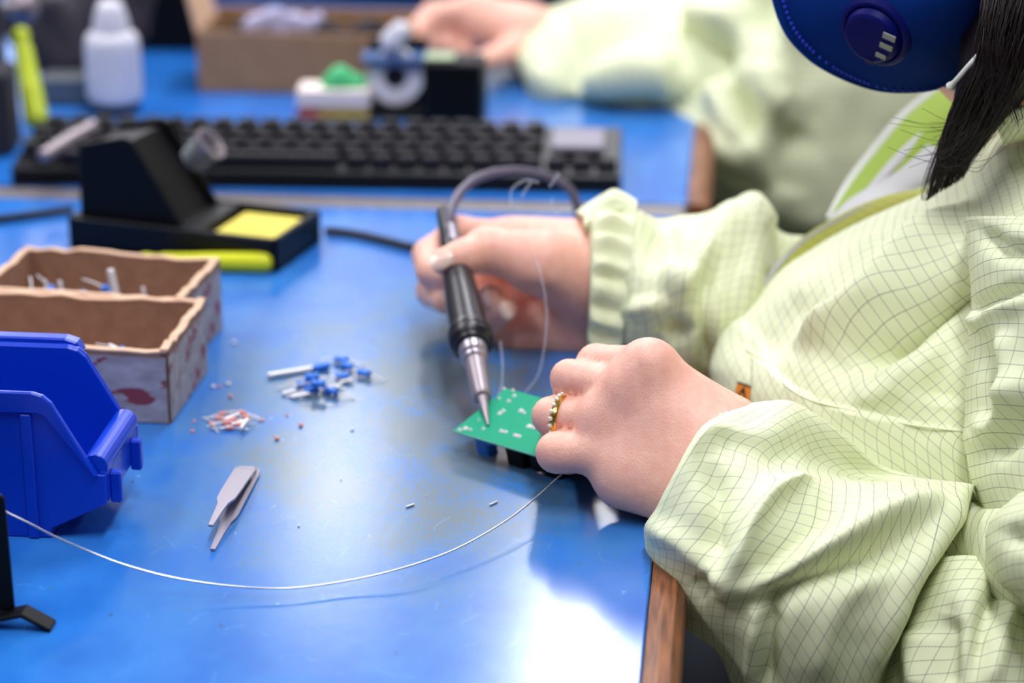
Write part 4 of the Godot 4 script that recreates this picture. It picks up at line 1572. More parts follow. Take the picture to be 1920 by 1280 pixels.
func cloth_part(called: String, parent: Node, rings: Array, per_u: int, per_v: int, strokes: Array, m: Material, wrinkle := 0.0006, swap := false, label := "") -> MeshInstance3D:
	var g := loft(rings, per_u, per_v, true)
	var p: PackedVector3Array = g[0]
	var uv := cloth_uv(p, g[1], g[2])
	fold(p, g[1], g[2], true, strokes)
	if wrinkle > 0.0:
		crease(p, g[1], g[2], wrinkle)
	if swap:
		for k in uv.size():
			uv[k] = Vector2(uv[k].y, uv[k].x)
	var b := MB.new()
	b.grid(p, g[1], g[2], uv, true)
	# end caps
	for e in [0, g[1]]:
		var w: int = g[2] + 1
		var c := Vector3.ZERO
		for j in w:
			c += p[e * w + j]
		c /= w
		for j in w - 1:
			if e == 0:
				b.tri(p[j], c, p[j + 1])
			else:
				b.tri(p[e * w + j + 1], c, p[e * w + j])
	return part(called, b, m, parent, label)


func crease(p: PackedVector3Array, nu: int, nv: int, amp: float) -> void:
	var nn := grid_normals(p, nu, nv, true)
	var nz := FastNoiseLite.new()
	nz.seed = 3
	nz.frequency = 22.0
	nz.fractal_octaves = 3
	var q := p.duplicate()
	for k in p.size():
		var c: Vector3 = q[k]
		q[k] = c + nn[k] * amp * nz.get_noise_3d(c.x, c.y, c.z) * 2.0
	var w := nv + 1
	for a in nu + 1:
		q[a * w + nv] = q[a * w]
	for k in p.size():
		p[k] = q[k]


func left_hand() -> Array:
	return bones([
		# back of the hand
		[1352, 812, 1.124, 16, 1222, 690, 1.120, 11.0, 16],
		[1330, 850, 1.114, 20, 1205, 772, 1.123, 13.5, 18],
		[1350, 830, 1.117, 18, 1174, 732, 1.122, 9.8, 15],
		[1345, 878, 1.113, 18, 1128, 784, 1.124, 9.2, 14],
		[1320, 915, 1.110, 17, 1112, 848, 1.118, 9.5, 14],
		[1360, 850, 1.132, 20, 1200, 800, 1.138, 15, 14],
		[1300, 930, 1.114, 14, 1165, 905, 1.116, 12, 12],
		[1420, 930, 1.115, 13, 1350, 865, 1.118, 17, 16],
		# knuckles
		[1218, 684, 1.117, 9.6, 1212, 680, 1.117, 9.6, 12],
		[1172, 730, 1.118, 8.6, 1168, 728, 1.118, 8.6, 10],
		[1122, 782, 1.120, 8.2, 1118, 780, 1.120, 8.2, 10],
		# index: mostly behind the middle finger
		[1222, 690, 1.120, 10.5, 1118, 682, 1.146, 9.2, 5],
		[1118, 682, 1.146, 9.2, 1084, 742, 1.180, 8.0, 3],
		[1084, 742, 1.180, 8.0, 1070, 772, 1.200, 7.2, 3],
		# middle
		[1174, 730, 1.122, 9.2, 1067, 708, 1.138, 8.4, 3],
		[1069, 711, 1.138, 9.1, 1072, 752, 1.165, 8.2, 3],
		[1072, 752, 1.165, 8.2, 1064, 782, 1.190, 7.4, 3],
		# ring
		[1128, 783, 1.124, 8.9, 1033, 780, 1.134, 8.6, 3],
		[1034, 780, 1.134, 8.9, 1044, 805, 1.165, 7.8, 3],
		[1044, 805, 1.165, 7.8, 1056, 822, 1.185, 7.2, 3],
		# little
		[1112, 850, 1.118, 9.3, 1044, 849, 1.120, 9.2, 3],
		[1044, 847, 1.120, 9.4, 1066, 856, 1.145, 7.8, 3],
		[1066, 856, 1.145, 7.8, 1090, 850, 1.165, 6.8, 3],
		# thumb under the board
		[1300, 850, 1.140, 17, 1190, 830, 1.165, 13, 10],
		[1190, 830, 1.165, 12.5, 1100, 812, 1.195, 10, 4],
		[1100, 812, 1.195, 10, 1050, 822, 1.205, 8, 3],
	])


func right_hand() -> Array:
	return bones([
		# wrist and palm
		[1230, 560, 1.345, 25, 1120, 545, 1.335, 25, 16],
		[1150, 500, 1.335, 22, 1000, 470, 1.345, 15, 16],
		[1140, 480, 1.345, 18, 955, 452, 1.352, 12, 14],
		[1130, 600, 1.345, 20, 985, 610, 1.350, 13, 14],
		[1110, 625, 1.340, 14, 960, 632, 1.345, 11, 12],
		# ball of the thumb
		[1100, 520, 1.318, 22, 1020, 500, 1.308, 17.5, 14],
		# thumb
		[1020, 492, 1.308, 16.5, 915, 468, 1.312, 12.0, 9],
		[915, 468, 1.312, 11.6, 872, 482, 1.302, 9.6, 6],
		[872, 482, 1.302, 9.6, 832, 490, 1.298, 7.6, 4],
		# index, round the far side of the handle
		[955, 452, 1.352, 12.0, 860, 440, 1.366, 10.2, 7],
		[860, 440, 1.366, 10.0, 806, 480, 1.362, 9.6, 5],
		[806, 480, 1.362, 9.6, 812, 508, 1.340, 9.4, 4],
		[812, 508, 1.340, 9.2, 838, 516, 1.326, 8.2, 3],
		# middle
		[965, 500, 1.362, 12.0, 870, 530, 1.378, 10, 6],
		[870, 530, 1.378, 10.0, 812, 545, 1.362, 9.4, 5],
		[812, 545, 1.362, 9.4, 838, 566, 1.326, 7.2, 3],
		# ring: the tip comes round to the viewer
		[975, 560, 1.358, 12.0, 900, 600, 1.372, 9.6, 6],
		[900, 600, 1.372, 9.4, 880, 575, 1.345, 8.8, 4],
		[880, 575, 1.345, 8.8, 922, 556, 1.322, 7.6, 3],
		# little
		[980, 610, 1.350, 11.5, 925, 630, 1.356, 9.0, 6],
		[925, 630, 1.356, 8.6, 915, 605, 1.335, 7.8, 4],
		[915, 605, 1.335, 7.8, 950, 580, 1.316, 6.6, 3],
		# hollow of the palm
		[935, 585, 1.300, 6.0, 1010, 565, 1.300, 7.0, -10],
	])


func nail(parent: Node, at: Vector3, out: Vector3, along: Vector3, size: Vector2) -> void:
	var y := out.normalized()
	var z := (along - y * along.dot(y)).normalized()
	var b := MB.new()
	var p := PackedVector3Array()
	for a in 9:
		for c in 9:
			var u := (a / 4.0 - 1.0)
			var v := (c / 4.0 - 1.0)
			var r := sqrt(maxf(0.0, 1.0 - 0.35 * u * u * v * v))
			p.append(at + (y.cross(z) * u * size.x + z * v * size.y) * r - y * (u * u * size.x * 0.45 + v * v * size.y * 0.12))
	b.grid(p, 8, 8, PackedVector2Array(), false, y)
	part("fingernail", b, M.nail, parent)


func worker() -> void:
	var o := thing("person", "woman in a pale green checked coat and blue mask, soldering a board with both hands", "person")
	# ---------------- body
	var b := MB.new()
	soft_body(b, left_hand(), 0.0022)
	soft_body(b, right_hand(), 0.0024)
	# arms, trunk, neck
	soft_body(b, bones([
		[1385, 885, 1.120, 16, 1490, 1010, 1.098, 12, 16], [1490, 1010, 1.098, 12, 1640, 1060, 1.100, 12, 16], [1640, 1060, 1.102, 11, 1790, 1010, 1.122, 12, 16], [1790, 1010, 1.122, 12, 1960, 1050, 1.070, 22, 20], [1960, 1050, 1.070, 22, 2090, 1020, 1.065, 26, 20], [2090, 1020, 1.065, 26, 2085, 500, 1.125, 32, 30],
		[1180, 550, 1.340, 24, 1700, 720, 1.420, 34, 20], [1700, 720, 1.420, 34, 2000, 520, 1.430, 36, 30],
		[2070, 500, 1.19, 34, 2000, 520, 1.40, 40, 30], [2010, 560, 1.29, 55, 1900, 1000, 1.31, 60, 40], [1900, 1000, 1.31, 60, 1960, 1400, 1.29, 80, 40],
		[2050, 480, 1.28, 34, 2010, 40, 1.240, 36, 30]]), 0.009)
	# head
	var hc := P(1940, -270, 1.195)
	var fd := Vector3(-0.90, -0.40, 0.06).normalized()
	var hu := (Vector3.UP - fd * fd.y).normalized()
	var hs := fd.cross(hu)
	var hp := func(f: float, u: float, s: float) -> Vector3: return hc + fd * f + hu * u + hs * s
	soft_body(b, head_bones(hp), 0.004)
	part("body", b, M.skin, o)
	for s: int in [-1, 1]:
		b = MB.new()
		b.lathe(V2([0.0, -0.012, 0.0085, -0.0085, 0.012, 0.0, 0.0085, 0.0085, 0.0, 0.012]), 16, Transform3D(Basis.IDENTITY, hp.call(0.078, 0.004, s * 0.031)), true)
		part("eye", b, M.strap_white, o)
	# nails of the right hand
	nail(o, P(826, 484, 1.2905), (EYE - P(826, 484, 1.29)).normalized() + Vector3(-0.25, 0.55, 0), P(810, 496, 1.29) - P(850, 476, 1.29), Vector2(0.0050, 0.0066))
	nail(o, P(838, 560, 1.3195), (EYE - P(838, 560, 1.32)).normalized() + Vector3(-0.1, 0.0, 0), P(840, 580, 1.32) - P(836, 545, 1.32), Vector2(0.0036, 0.0052))
	nail(o, P(921, 557, 1.3150), (EYE - P(920, 556, 1.32)).normalized() + Vector3(0.15, 0.1, 0), P(930, 570, 1.32) - P(912, 545, 1.32), Vector2(0.0040, 0.0054))
	nail(o, P(949, 581, 1.3100), (EYE - P(949, 581, 1.31)).normalized() + Vector3(0.15, 0.1, 0), P(956, 594, 1.31) - P(942, 570, 1.31), Vector2(0.0036, 0.0048))
	# ring
	b = MB.new()
	var rc := P(1053, 782, 1.1325)
	var ra := P(1125, 788, 1.124)
	var rx := aim(rc, ra)
	rx = rx * Transform3D(Basis(Vector3.BACK, 0.10), Vector3.ZERO)
	b.lathe(V2([0.0092, -0.0014, 0.0104, -0.0015, 0.0108, -0.0006, 0.0108, 0.0010, 0.0104, 0.0016, 0.0092, 0.0014, 0.0092, -0.0014]), 40, rx)
	var gr := part("ring", b, M.gold, o, "gold ring set with a row of small stones")
	for k in 20:
		var a := TAU * k / 20.0
		b = MB.new()
		b.lathe(V2([0.0, -0.0010, 0.0009, -0.0006, 0.0011, 0.0003, 0.0006, 0.0009, 0.0, 0.0010]), 8, rx * Transform3D(Basis(Vector3.UP, -a) * Basis(Vector3.BACK, -PI / 2), Vector3(cos(a), 0, sin(a)) * 0.0109 + Vector3(0, -0.0011, 0)))
		part("stone", b, M.stone, gr)

	# the inner layer of the left sleeve and the coat over back and shoulders
	b = MB.new()
	soft_body(b, bones([[1640, 1060, 1.104, 14, 1790, 1010, 1.122, 17, 12], [1790, 1010, 1.122, 17, 1960, 1050, 1.072, 27, 14], [1960, 1050, 1.072, 27, 2090, 1020, 1.067, 31, 16], [2090, 1020, 1.067, 32, 2087, 500, 1.127, 40, 20],
		[2087, 500, 1.130, 40, 2030, 470, 1.29, 46, 30], [2030, 470, 1.29, 46, 2005, 520, 1.43, 44, 30], [2040, 560, 1.30, 70, 1960, 1000, 1.32, 78, 40], [1960, 1000, 1.32, 78, 2000, 1360, 1.30, 98, 40], [2005, 520, 1.435, 42, 1700, 720, 1.43, 40, 30], [1700, 720, 1.43, 40, 1540, 620, 1.40, 34, 20]]), 0.008)
	part("coat_back", b, M.checked_cloth, o)
	coat(o)
	mask(o, hp)
	hair(o, hp)
	lower_body(o, P(1960, 1400, 1.27), Vector3(-1, 0, 0.05), 0.0)
	stool(Vector3(P(1990, 1400, 1.27).x + 0.03, 0, P(1960, 1400, 1.27).z), "round dark work stool under the woman at the front bench")


# forward, up and sideways from the middle of the skull
func head_bones(hp: Callable) -> Array:
	var r := [[hp.call(-0.025, 0.03, 0), hp.call(0.02, 0.02, 0), 0.080, 0.074, 0.02], [hp.call(0.088, 0.01, 0), hp.call(0.108, -0.028, 0), 0.008, 0.011, 0.012], [hp.call(0.098, -0.030, 0.011), hp.call(0.098, -0.030, -0.011), 0.006, 0.006, 0.008],
		[hp.call(0.085, -0.056, 0.016), hp.call(0.085, -0.056, -0.016), 0.0065, 0.0065, 0.004], [hp.call(0.083, -0.066, 0.013), hp.call(0.083, -0.066, -0.013), 0.007, 0.007, 0.004], [hp.call(-0.035, -0.05, 0), hp.call(-0.06, -0.12, 0), 0.045, 0.040, 0.03]]
	for s: int in [-1, 1]:
		r.append([hp.call(0.03, -0.02, 0.012 * s), hp.call(0.055, -0.085, 0.006 * s), 0.052, 0.026, 0.02])
		r.append([hp.call(0.081, 0.022, 0.030 * s), hp.call(0.076, 0.024, 0.050 * s), 0.009, 0.007, 0.008])
		r.append([hp.call(-0.012, 0.008, 0.078 * s), hp.call(-0.008, -0.03, 0.074 * s), 0.012, 0.008, 0.005])
	return r


func lower_body(o: Node3D, hip: Vector3, face: Vector3, _n: float) -> void:
	var b := MB.new()
	var side := face.cross(Vector3.UP).normalized()
	var h := Vector3(hip.x, 0.56, hip.z)
	var bs := [[h + side * 0.07, h - side * 0.07, 0.105, 0.105, 0.04], [h, Vector3(hip.x, minf(hip.y, 0.75), hip.z), 0.11, 0.10, 0.05]]
	for s: int in [-1, 1]:
		var kn := h + side * 0.10 * s + face * 0.40 + Vector3.UP * 0.0
		var an := Vector3(kn.x, 0.10, kn.z) - face * 0.02
		bs.append([h + side * 0.08 * s, kn, 0.085, 0.056, 0.04])
		bs.append([kn, an, 0.056, 0.042, 0.03])
	soft_body(b, bs, 0.014)
	part("trousers", b, M.trousers, o)
	for s: int in [-1, 1]:
		var kn := h + side * 0.10 * s + face * 0.38
		b = MB.new()
		var an := Vector3(kn.x, 0.036, kn.z)
		soft_body(b, [[an - face * 0.04, an + face * 0.13, 0.034, 0.028, 0.02], [an + Vector3.UP * 0.02, an + Vector3.UP * 0.06, 0.036, 0.038, 0.02]], 0.009)
		part("shoe", b, M.black_plastic, o)


func stool(at: Vector3, label: String) -> void:
	var o := thing("stool", label, "stool", at, 0.0)
	var b := MB.new()
	b.lathe(V2([0.0, 0.40, 0.165, 0.40, 0.172, 0.408, 0.172, 0.428, 0.162, 0.440, 0.0, 0.444]), 32)
	part("seat", b, M.black_plastic, o)
	b = MB.new()
	b.lathe(V2([0.022, 0.04, 0.022, 0.40]), 16)
	part("column", b, M.steel_grey, o)
	for k in 5:
		b = MB.new()
		var a := TAU * k / 5.0 + 0.3
		b.tube(PackedVector3Array([Vector3(0, 0.06, 0), Vector3(cos(a) * 0.22, 0.02, sin(a) * 0.22)]), PackedFloat32Array([0.018, 0.014]), 8)
		part("leg", b, M.steel_grey, o)


func coat(o: Node3D) -> void:
	# ---------------- front of the coat
	var rows := [
		[[1960, 240, 1.200], [1978, 300, 1.162], [1996, 360, 1.116], [2020, 420, 1.094], [2060, 480, 1.096]],
		[[1880, 282, 1.215], [1905, 340, 1.172], [1925, 400, 1.126], [1950, 450, 1.104], [2000, 520, 1.106]],
		[[1773, 343, 1.245], [1810, 390, 1.197], [1845, 440, 1.146], [1885, 490, 1.124], [1950, 570, 1.116]],
		[[1680, 393, 1.260], [1720, 440, 1.207], [1770, 490, 1.156], [1830, 540, 1.139], [1930, 620, 1.136]],
		[[1570, 447, 1.270], [1620, 500, 1.212], [1690, 560, 1.161], [1775, 610, 1.144], [1920, 680, 1.136]],
		[[1468, 512, 1.275], [1525, 570, 1.217], [1610, 628, 1.166], [1735, 675, 1.144], [1920, 735, 1.136]],
		[[1405, 585, 1.280], [1455, 640, 1.220], [1560, 695, 1.169], [1710, 740, 1.144], [1920, 790, 1.136]],
		[[1354, 645, 1.285], [1405, 705, 1.224], [1530, 765, 1.171], [1700, 805, 1.144], [1920, 850, 1.136]],
		[[1336, 735, 1.285], [1395, 790, 1.224], [1530, 840, 1.171], [1700, 870, 1.144], [1920, 910, 1.136]],
		[[1340, 840, 1.285], [1405, 890, 1.224], [1540, 930, 1.171], [1710, 950, 1.144], [1920, 990, 1.136]],
		[[1370, 1000, 1.280], [1440, 1030, 1.222], [1560, 1060, 1.171], [1720, 1080, 1.139], [1930, 1110, 1.126]],
		[[1430, 1220, 1.280], [1510, 1250, 1.222], [1620, 1280, 1.166], [1760, 1300, 1.124], [1960, 1330, 1.116]],
		[[1480, 1420, 1.280], [1560, 1440, 1.222], [1660, 1460, 1.166], [1790, 1480, 1.124], [1980, 1500, 1.116]]]
	var rings := []
	for r in rows:
		var q := ring(r)
		var a := q[0]
		var e := q[4]
		q.append(e + Vector3(0.055, 0, -0.06))
		q.append(e + Vector3(0.055, 0, -0.20))
		q.append(a + Vector3(0.12, 0, -0.17))
		q.append(a + Vector3(0.035, -0.005, -0.10))
		rings.append(q)
	var g := loft(rings, 14, 20, true)
	var p: PackedVector3Array = g[0]
	var uv := cloth_uv(p, g[1], g[2])
	fold(p, g[1], g[2], true, [
		[0.016, 22, 1812, 404, 1760, 440, 1700, 492, 1650, 545, 1600, 585, 1540, 618, 1500, 632],
		[-0.030, 44, 1830, 490, 1800, 530, 1740, 570, 1660, 630, 1580, 680],
		[-0.010, 36, 1806, 600, 1770, 690, 1760, 760],
		[0.005, 30, 1690, 660, 1660, 720, 1600, 760],
		[-0.006, 34, 1420, 650, 1470, 620, 1560, 560],
		[0.004, 30, 1480, 560, 1560, 510, 1680, 440],
		[0.004, 26, 1345, 720, 1360, 650, 1400, 600]])
	# the pocket: a second layer below its edge
	var line := V2([1300, 640, 1404, 655, 1440, 680, 1480, 722, 1530, 748, 1600, 768, 1700, 790, 1815, 806, 2000, 812])
	var nn := grid_normals(p, g[1], g[2], true)
	var fac := facing(p, g[1], g[2], true)
	for k in p.size():
		if fac[k] == 0:
			continue
		var s := pix(p[k])
		if s.x < 1404 or s.x > 1990:
			continue
		for e in line.size() - 1:
			if s.x >= line[e].x and s.x < line[e + 1].x:
				var y := lerpf(line[e].y, line[e + 1].y, (s.x - line[e].x) / (line[e + 1].x - line[e].x))
				var out := nn[k] * signf(nn[k].dot(EYE - p[k]))
				var lift := clampf((s.y - y) / 4.0, 0.0, 1.0) * clampf((s.x - 1404) / 8.0, 0.0, 1.0)
				var pull := clampf((y - s.y) / 46.0, 0.0, 1.0)
				p[k] += out * (0.0018 * lift - 0.0016 * (1.0 - lift) * (1.0 - pull))
	crease(p, g[1], g[2], 0.0007)
	var b := MB.new()
	b.grid(p, g[1], g[2], uv, true)
	var coat_ := part("coat", b, M.checked_cloth, o, "pale green coat with a fine dark grid")
	# the pocket's stitched edge
	b = MB.new()
	var ep := PackedVector3Array()
	var near := func(px: float, py: float) -> Array:
		var bd := 1e9
		var bi := 0
		for k in p.size():
			if fac[k] == 0:
				continue
			var s := pix(p[k])
			var d := absf(s.x - px) + absf(s.y - py)
			if d < bd:
				bd = d
				bi = k
		return [p[bi], nn[bi] * signf(nn[bi].dot(EYE - p[bi]))]
	for e in range(1, line.size() - 1):
		var r: Array = near.call(line[e].x, line[e].y + 3)
		ep.append(r[0] + r[1] * 0.0002)
	b.tube(curve(ep, 6), PackedFloat32Array([0.0005]), 6)
	part("pocket_edge", b, M.plain_cloth, coat_)
	# warning sticker
	var st: Array = near.call(1400, 738)
	var out: Vector3 = (st[1] * 0.8 + (EYE - st[0]).normalized()).normalized()
	var up := (Vector3(0.10, 1, 0) - out * out.dot(Vector3(0.1, 1, 0))).normalized()
	var sx := up.cross(out)
	var xf := Transform3D(Basis(sx, up, out), st[0] + out * 0.0032)
	b = MB.new()
	b.box(Vector3(0.0090, 0.0105, 0.0004), Vector3.ZERO, 0.0001, xf)
	var stk := part("warning_sticker", b, M.sticker_orange, coat_, "orange sticker with a black triangle")
	b = MB.new()
	b.prism(V2([-0.0036, -0.0038, 0.0036, -0.0038, 0.0, 0.0042]), 0.0002, 0.0004, xf)
	var _tri := part("triangle", b, M.ink_black, stk)
	b = MB.new()
	b.prism(V2([-0.0012, -0.0030, 0.0022, -0.0030, 0.0010, -0.0002, -0.0004, 0.0008]), 0.0004, 0.0006, xf)
	part("hand_mark", b, M.sticker_orange, stk)
	b = MB.new()
	b.box(Vector3(0.0092, 0.0010, 0.0006), Vector3(0, 0.0049, 0), 0.0, xf)
	part("border", b, M.ink_black, stk)

	# ---------------- opening: placket, facing, far collar
	strip(o, "placket", M.placket_shaded_cloth, [[1340, 700, 1.300, 1372, 700, 1.292], [1372, 640, 1.300, 1400, 640, 1.290], [1408, 570, 1.302, 1440, 575, 1.288], [1450, 505, 1.300, 1490, 515, 1.283], [1500, 448, 1.296, 1560, 468, 1.279], [1580, 400, 1.290, 1650, 424, 1.270], [1660, 367, 1.282, 1740, 378, 1.258], [1735, 352, 1.272, 1800, 345, 1.245]], 5)
	strip(o, "zip_tape", M.facing_grey, [[1395, 582, 1.2965, 1400, 586, 1.2955], [1452, 500, 1.2955, 1458, 506, 1.2945], [1505, 448, 1.2925, 1512, 455, 1.2915], [1580, 405, 1.2865, 1588, 412, 1.2855], [1660, 374, 1.2785, 1668, 381, 1.2775], [1735, 358, 1.2685, 1742, 365, 1.2675]], 2)
	strip(o, "facing", M.facing_grey, [[1380, 560, 1.312, 1420, 590, 1.300], [1470, 480, 1.314, 1490, 470, 1.300], [1545, 420, 1.315, 1585, 415, 1.294], [1590, 375, 1.315, 1660, 385, 1.286], [1640, 345, 1.310, 1740, 365, 1.276], [1690, 315, 1.300, 1790, 345, 1.262], [1740, 270, 1.290, 1840, 310, 1.248]], 6)
	strip(o, "collar_lining", M.lining_lit_through, [[1560, 400, 1.330, 1590, 385, 1.316], [1595, 340, 1.345, 1650, 345, 1.312], [1640, 282, 1.350, 1700, 318, 1.304], [1690, 222, 1.350, 1765, 268, 1.292], [1740, 180, 1.345, 1830, 210, 1.280], [1800, 140, 1.335, 1890, 150, 1.275]], 6)
	strip(o, "collar_edge", M.strap_white, [[1548, 408, 1.331, 1566, 402, 1.328], [1584, 340, 1.346, 1606, 342, 1.341], [1630, 278, 1.351, 1654, 288, 1.345], [1682, 216, 1.351, 1704, 232, 1.344], [1732, 174, 1.346, 1756, 188, 1.339], [1795, 134, 1.336, 1812, 146, 1.330]], 3)
	strip(o, "lining_seam", M.facing_grey, [[1610, 372, 1.312, 1622, 378, 1.308], [1650, 322, 1.318, 1664, 330, 1.312], [1690, 278, 1.318, 1706, 288, 1.311], [1740, 236, 1.312, 1756, 246, 1.305], [1800, 190, 1.300, 1815, 200, 1.294]], 2)
	# near collar flap
	var cl := MB.new()
	var q := ring([[1862, 216, 1.170], [1905, 204, 1.155], [1990, 196, 1.150], [2080, 200, 1.18]])
	var q2 := ring([[1880, 268, 1.178], [1925, 244, 1.160], [2000, 236, 1.150], [2090, 250, 1.18]])
	var q3 := ring([[1884, 274, 1.200], [1925, 262, 1.188], [2000, 262, 1.180], [2090, 280, 1.20]])
	var q0 := ring([[1866, 213, 1.178], [1905, 199, 1.170], [1990, 190, 1.170], [2080, 194, 1.20]])
	var lg := loft([q0, q, q2, q3], 8, 10, false)
	cl.grid(lg[0], lg[1], lg[2], cloth_uv(lg[0], lg[1], lg[2]), false, Vector3(0, 0.3, 1))
	var back := PackedVector3Array()
	for c: Vector3 in lg[0]:
		back.append(c + Vector3(0.0012, -0.0006, -0.0012))
	cl.grid(back, lg[1], lg[2], cloth_uv(back, lg[1], lg[2]), false, Vector3(0, -0.3, -1))
	part("collar", cl, M.checked_cloth, o, "turned-up collar corner")

	# ---------------- left sleeve, upper arm
	var up_rows := [
		[[1806, 408, 1.135], [1850, 404, 1.105], [1950, 408, 1.080], [2090, 430, 1.090]],
		[[1812, 440, 1.130], [1862, 440, 1.092], [1955, 440, 1.066], [2110, 470, 1.076]],
		[[1820, 520, 1.125], [1868, 520, 1.086], [1960, 520, 1.060], [2120, 540, 1.066]],
		[[1822, 600, 1.122], [1870, 600, 1.082], [1965, 600, 1.056], [2120, 620, 1.060]],
		[[1812, 700, 1.120], [1866, 700, 1.080], [1965, 700, 1.052], [2120, 720, 1.056]],
		[[1812, 800, 1.115], [1866, 800, 1.076], [1965, 800, 1.048], [2120, 820, 1.052]],
		[[1818, 880, 1.110], [1870, 890, 1.070], [1965, 900, 1.044], [2120, 920, 1.050]],
		[[1842, 950, 1.100], [1885, 970, 1.066], [1970, 980, 1.042], [2130, 1000, 1.048]],
		[[1880, 1010, 1.090], [1915, 1030, 1.062], [1990, 1060, 1.044], [2140, 1080, 1.048]]]
	rings = []
	for r in up_rows:
		rings.append(closed_ring(r, 0.095))
	cloth_part("sleeve", o, rings, 12, 12, [
		[-0.007, 18, 1836, 430, 1880, 470, 1930, 468], [0.006, 22, 1820, 612, 1850, 584, 1930, 556], [-0.008, 14, 1828, 588, 1856, 566, 1930, 536],
		[-0.006, 22, 1850, 640, 1862, 720, 1850, 800], [0.007, 26, 1836, 820, 1880, 780, 1930, 700], [-0.008, 22, 1850, 850, 1890, 820, 1930, 770], [0.006, 20, 1880, 620, 1895, 700, 1890, 760]], M.checked_cloth)

	# ---------------- left sleeve, forearm: gathered over the wrist and hanging over the bench edge
	var fr := [
		[[1388, 792, 1.124], [1364, 804, 1.112], [1342, 828, 1.102], [1302, 882, 1.094], [1264, 936, 1.096], [1248, 976, 1.106]],
		[[1380, 766, 1.114], [1345, 780, 1.090], [1312, 808, 1.074], [1266, 880, 1.068], [1224, 968, 1.075], [1214, 1020, 1.098]],
		[[1436, 753, 1.122], [1405, 784, 1.092], [1370, 812, 1.076], [1292, 920, 1.060], [1240, 1020, 1.066], [1216, 1058, 1.096]],
		[[1494, 753, 1.126], [1470, 802, 1.095], [1440, 856, 1.077], [1348, 970, 1.052], [1278, 1085, 1.060], [1240, 1112, 1.090]],
		[[1570, 806, 1.130], [1548, 868, 1.122], [1520, 905, 1.086], [1420, 1010, 1.048], [1340, 1125, 1.052], [1290, 1180, 1.082]],
		[[1650, 872, 1.138], [1628, 900, 1.134], [1612, 914, 1.084], [1500, 1050, 1.044], [1418, 1190, 1.050], [1350, 1235, 1.078]],
		[[1736, 900, 1.126], [1724, 907, 1.118], [1716, 910, 1.084], [1600, 1086, 1.046], [1512, 1250, 1.052], [1400, 1340, 1.080]],
		[[1806, 914, 1.106], [1811, 916, 1.100], [1813, 921, 1.088], [1694, 1098, 1.054], [1625, 1280, 1.058], [1500, 1430, 1.084]],
		[[1814, 921, 1.116], [1818, 928, 1.112], [1818, 938, 1.104], [1713, 1120, 1.086], [1648, 1300, 1.088], [1560, 1480, 1.100]],
		[[1880, 960, 1.123], [1875, 980, 1.120], [1865, 1010, 1.116], [1790, 1160, 1.103], [1720, 1320, 1.103], [1650, 1500, 1.110]]]
	rings = []
	for k in fr.size():
		rings.append(closed_ring(fr[k], 0.040 if k < 2 else 0.06))
	cloth_part("sleeve", o, rings, 16, 16, [
		[-0.007, 34, 1335, 820, 1400, 826, 1450, 846, 1500, 872],
		[0.011, 26, 1520, 922, 1484, 912, 1440, 930, 1404, 985, 1384, 1050, 1356, 1100],
		[-0.008, 28, 1330, 860, 1352, 930, 1350, 1000, 1335, 1040],
		[-0.007, 26, 1590, 940, 1520, 985, 1450, 1050, 1420, 1076],
		[0.010, 24, 1770, 945, 1720, 948, 1650, 975, 1570, 1022, 1500, 1062, 1440, 1092, 1375, 1106],
		[-0.013, 28, 1712, 1000, 1640, 1036, 1560, 1060, 1490, 1090, 1446, 1120, 1432, 1150],
		[0.007, 18, 1424, 1128, 1416, 1190, 1412, 1290],
		[-0.008, 20, 1450, 1140, 1440, 1210, 1436, 1300],
		[-0.007, 20, 1310, 1075, 1340, 1120],
		[0.006, 22, 1216, 985, 1280, 1020, 1330, 1075, 1356, 1104],
		[0.005, 30, 1640, 1060, 1560, 1150, 1530, 1280],
		[0.006, 16, 1806, 930, 1760, 1000, 1700, 1095, 1650, 1230]], M.checked_cloth)

	# ---------------- skirt of the coat beside the sleeve
	var sk := [
		[[1700, 1090, 1.110], [1740, 1052, 1.085], [1800, 1040, 1.070], [1870, 1046, 1.080]],
		[[1668, 1150, 1.105], [1730, 1130, 1.070], [1810, 1120, 1.050], [1905, 1120, 1.062]],
		[[1650, 1220, 1.105], [1720, 1210, 1.062], [1820, 1200, 1.040], [1940, 1200, 1.052]],
		[[1630, 1290, 1.105], [1710, 1290, 1.060], [1830, 1290, 1.034], [1980, 1290, 1.044]],
		[[1600, 1420, 1.105], [1700, 1420, 1.060], [1840, 1420, 1.030], [2020, 1420, 1.040]]]
	rings = []
	for r in sk:
		rings.append(closed_ring(r, 0.06))
	cloth_part("coat_skirt", o, rings, 16, 14, [[-0.008, 22, 1895, 1060, 1870, 1120, 1850, 1180, 1830, 1280], [0.007, 26, 1720, 1180, 1722, 1240, 1730, 1300], [-0.007, 26, 1780, 1150, 1770, 1220, 1770, 1300], [0.006, 22, 1890, 1130, 1870, 1200, 1850, 1290]], M.checked_cloth)
	# elbow bulge at the right edge
	var eb := [
		[[1890, 935, 1.070], [1920, 922, 1.040], [1970, 915, 1.020], [2060, 930, 1.030]],
		[[1852, 980, 1.066], [1890, 970, 1.028], [1970, 960, 1.004], [2090, 975, 1.010]],
		[[1848, 1040, 1.064], [1890, 1040, 1.022], [1975, 1035, 0.998], [2110, 1040, 1.002]],
		[[1866, 1085, 1.066], [1900, 1095, 1.024], [1980, 1110, 0.998], [2120, 1120, 1.002]],
		[[1905, 1110, 1.072], [1930, 1140, 1.034], [1990, 1200, 1.006], [2130, 1240, 1.010]],
		[[1935, 1160, 1.080], [1950, 1220, 1.046], [2010, 1300, 1.016], [2140, 1340, 1.016]]]
	rings = []
	for r in eb:
		rings.append(closed_ring(r, 0.06))
